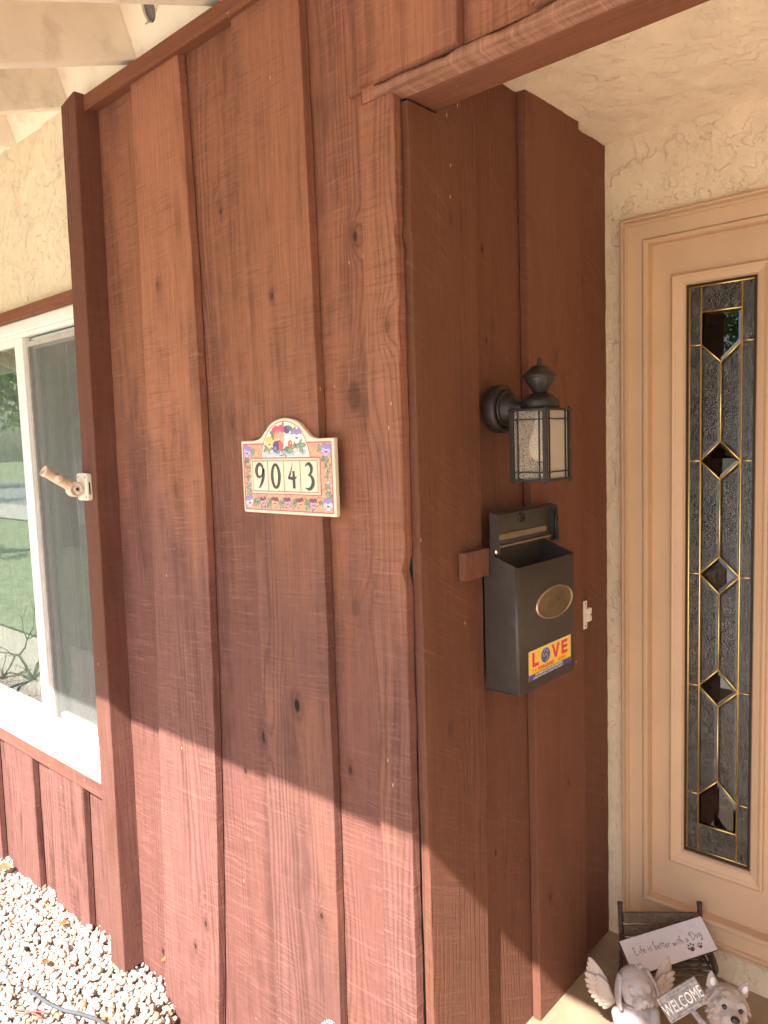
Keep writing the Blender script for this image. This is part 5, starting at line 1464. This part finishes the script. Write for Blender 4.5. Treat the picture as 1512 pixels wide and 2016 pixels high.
bw = MB(); bw.ball((-.020, -.052, .172), (.022, .010, .012), 14, 9, 0, Euler((0, rad(25), 0)).to_matrix()); bw.ball((.018, -.052, .170), (.022, .010, .012), 14, 9, 0, Euler((0, rad(-20), 0)).to_matrix()); bw.ball((0, -.058, .171), .008)
bw.build('bow', M['pink'], we, local=True)
# the sign board: placed in world space, then parented
wc = Vector((.3790, .504, .2460)); nrm = Vector((.36, -.86, .36)).normalized(); rt_ = Vector((0, 0, 1)).cross(nrm).normalized(); up_ = nrm.cross(rt_)
ro = rad(37); ex_ = rt_ * math.cos(ro) + up_ * math.sin(ro); ey_ = -rt_ * math.sin(ro) + up_ * math.cos(ro)
inv = (Matrix.Translation(we.location) @ Matrix.Rotation(rad(26), 4, 'Z')).inverted()
WS = inv @ frame_m(wc, ex_, ey_, nrm)
plk = plain('grey_carved_board', (0.30, 0.265, 0.25), 0.75, nscale=160, namt=0.35, bump=0.5, bscale=260)
sg = MB(); sg.box(-.054, .054, -.029, .029, -.006, .006, M=WS); sg.build('sign_board', plk, we, bevel=0.003, local=True)
grv = MB()
for k in range(9):
    z = -.025 + .006 * k + RW.uniform(-.001, .001); grv.tube([WS @ Vector((-.052 + RW.uniform(0, .03), z, .0060)), WS @ Vector((0, z + RW.uniform(-.001, .001), .0062)), WS @ Vector((.052 - RW.uniform(0, .03), z, .0060))], .0006, 5)
grv.build('board_grain', plain('carved_groove', (0.15, 0.125, 0.115), 0.8), we, local=True)
sp = MB(); sp.tube([WS @ Vector((.006, -.024, -.001)), WS @ Vector((.012, -.075, -.004)), WS @ Vector((.018, -.135, -.010))], .0075, 8); sp.build('sign_stake', plk, we, local=True)
me = text_mesh('lettering', 'WELCOME', .036, .003, .59, 1.02); me.transform(WS @ Matrix.Translation((0, -.0130, .0072)))
link('lettering', me, M['whitepaint'], we, local=True)

# ------------------------------------------------------------------ garden bits by the wall
gb = empty('studded_ball_stake', (-.262, -.055, -.13), 'silver studded ball on a stake at the foot of the siding', 'garden stake')
sb = MB(); C_ = Vector((-.2625, -.055, .183))
sb.ball(C_, .0225, 24, 16)
for j in range(1, 12):
    th_ = math.pi * j / 12; nn = max(3, int(26 * math.sin(th_)))
    for i in range(nn):
        a = 2 * math.pi * (i + .5 * (j % 2)) / nn
        sb.ball(C_ + Vector((math.sin(th_) * math.cos(a), math.sin(th_) * math.sin(a), math.cos(th_))) * .0232, .0024, 6, 4)
sb.build('studded_ball', M['silver'], gb)
MB().tube([(-.2625, -.055, .162), (-.2625, -.055, -.20)], .004, 8).build('stake', M['darkiron'], gb)
hz = MB(); hz.tube(spline([(-1.52, -.295, -.172), (-1.435, -.284, -.160), (-1.339, -.277, -.152), (-1.263, -.258, -.150), (-1.19, -.236, -.140), (-1.08, -.22, -.125), (-.9, -.24, -.115)], 6), .0055, 8)
tag(hz.build('drip_hose', M['rubber'], loc=(-1.3, -.27, -.16)), 'grey drip irrigation hose lying on the pale gravel', 'hose')
for k, pts in enumerate((((-1.40, -.36, -.155), (-1.345, -.335, -.146), (-1.29, -.318, -.150)), ((-1.37, -.37, -.152), (-1.325, -.328, -.142), (-1.30, -.300, -.150)))):
    rs = MB(); rs.tube(spline(pts, 5), .0022, 6)
    tag(rs.build('red_stem', M['redtwig'], loc=pts[0]), ('thin dry red stem lying on gravel beside the grey hose', 'short dry red stem crossing the longer one on the gravel')[k], 'twig')
def leafobj(name, c, L, wd, rot, label):
    mb = MB(); n = 7; c = Vector(c); top = []; bot = []
    for i in range(n + 1):
        t = i / n; w2 = wd * math.sin(math.pi * t) ** .8 * (1 - .25 * t)
        ctr = Vector((L * (t - .5), 0, .006 * math.sin(math.pi * t)))
        top.append([ctr + Vector((0, -w2, .004)), ctr, ctr + Vector((0, w2, .005))])
    Rm = Euler((rad(12), 0, rot)).to_matrix()
    for off_ in (0, -.0007):
        k = mb.addv([Rm @ (p + Vector((0, 0, off_))) + c for row in top for p in row])
        for i in range(n):
            for j in range(2): mb.face((k + i * 3 + j, k + i * 3 + j + 1, k + (i + 1) * 3 + j + 1, k + (i + 1) * 3 + j), 0, True)
    return tag(mb.build(name, M['leafbrown'], loc=c, weld=False), label, 'leaf')
leafobj('fallen_leaf', (-2.265, -.045, -.150), .075, .020, .5, 'orange brown fallen leaf on gravel below the window')
leafobj('fallen_leaf', (-1.69, -.06, -.150), .045, .011, 1.9, 'narrow tan fallen leaf on gravel by the low planks')
leafobj('fallen_leaf', (-1.53, -.20, -.150), .040, .012, 2.6, 'pale orange fallen leaf on gravel left of the post')

# ------------------------------------------------------------------ garden across the yard, seen mirrored in the window
def shrub(loc, seed, label):
    rr_ = random.Random(seed); mb = MB()
    def br(p, d, L, r, depth):
        q = p + d * L; m_ = p.lerp(q, .5) + Vector((rr_.uniform(-.1, .1), rr_.uniform(-.1, .1), rr_.uniform(-.05, .1))) * L
        mb.tube([p, m_, q], [r, r * .8, r * .6], 6)
        if depth:
            for _ in range(rr_.choice((2, 3))):
                d2 = (d + Vector((rr_.uniform(-.8, .8), rr_.uniform(-.8, .8), rr_.uniform(-.3, .6)))).normalized(); br(q, d2, L * rr_.uniform(.55, .85), r * .6, depth - 1)
    for _ in range(5): br(Vector(loc), Vector((rr_.uniform(-.9, .9), rr_.uniform(-.9, .9), rr_.uniform(.4, 1))).normalized(), rr_.uniform(.3, .5), .014, 3)
    return tag(mb.build('bare_shrub', M['twig'], loc=loc), label, 'shrub')
shrub((-5.0, -1.15, -.2), 4, 'bare branched shrub standing in the gravel bed')
def tree(loc, H_, cr, seed, label):
    rr_ = random.Random(seed); root = empty('tree', loc, label, 'tree', 'trees across the yard'); L0 = Vector(loc)
    tk = MB(); tk.tube([L0 + Vector((0, 0, -.1)), L0 + Vector((.05, .05, H_ * .3)), L0 + Vector((.0, .1, H_ * .62))], [.22, .17, .09], 10)
    cl_ = []
    for _ in range(9):
        a = rr_.uniform(0, 6.28); e = L0 + Vector((math.cos(a) * cr * rr_.uniform(.3, .75), math.sin(a) * cr * rr_.uniform(.3, .75), H_ * rr_.uniform(.5, .95)))
        tk.tube([L0 + Vector((0, .05, H_ * rr_.uniform(.3, .55))), e], [.07, .02], 6); cl_.append((e, cr * rr_.uniform(.32, .5)))
    tk.build('trunk', M['bark'], root)
    V_, F_ = [], []
    for c_, r_ in cl_:
        for _ in range(420):
            d = Vector((rr_.gauss(0, 1), rr_.gauss(0, 1), rr_.gauss(0, .8))); d = d.normalized() * r_ * rr_.uniform(.35, 1) ** .5
            p = c_ + d; u_ = Vector((rr_.gauss(0, 1), rr_.gauss(0, 1), rr_.gauss(0, 1))).normalized(); v_ = u_.orthogonal().normalized(); s = rr_.uniform(.07, .14)
            k = len(V_); V_ += [tuple(p - u_ * s), tuple(p + v_ * s * .5), tuple(p + u_ * s), tuple(p - v_ * s * .5)]; F_.append((k, k + 1, k + 2, k + 3))
    me = bpy.data.meshes.new('crown'); me.from_pydata(V_, [], F_); link('crown', me, M['leaf'], root)
tree((-13, -5.2, -.2), 5.2, 2.1, 1, 'leafy tree on the lawn nearest the house corner')
tree((-20, -6.0, -.2), 6.2, 2.6, 2, 'taller leafy tree farther down the lawn')
tree((-30, -12.5, -.3), 7.5, 3.4, 3, 'broad leafy tree beyond the street at far left')
tree((-17, -21.5, -.3), 7.0, 3.2, 5, 'leafy tree beyond the street, opposite the window')
tree((-6, -22, -.3), 6.5, 3.0, 6, 'leafy tree beyond the street, opposite the siding')
tree((-42, -22, -.3), 8.5, 4.0, 8, 'largest leafy tree at the far end of the street')
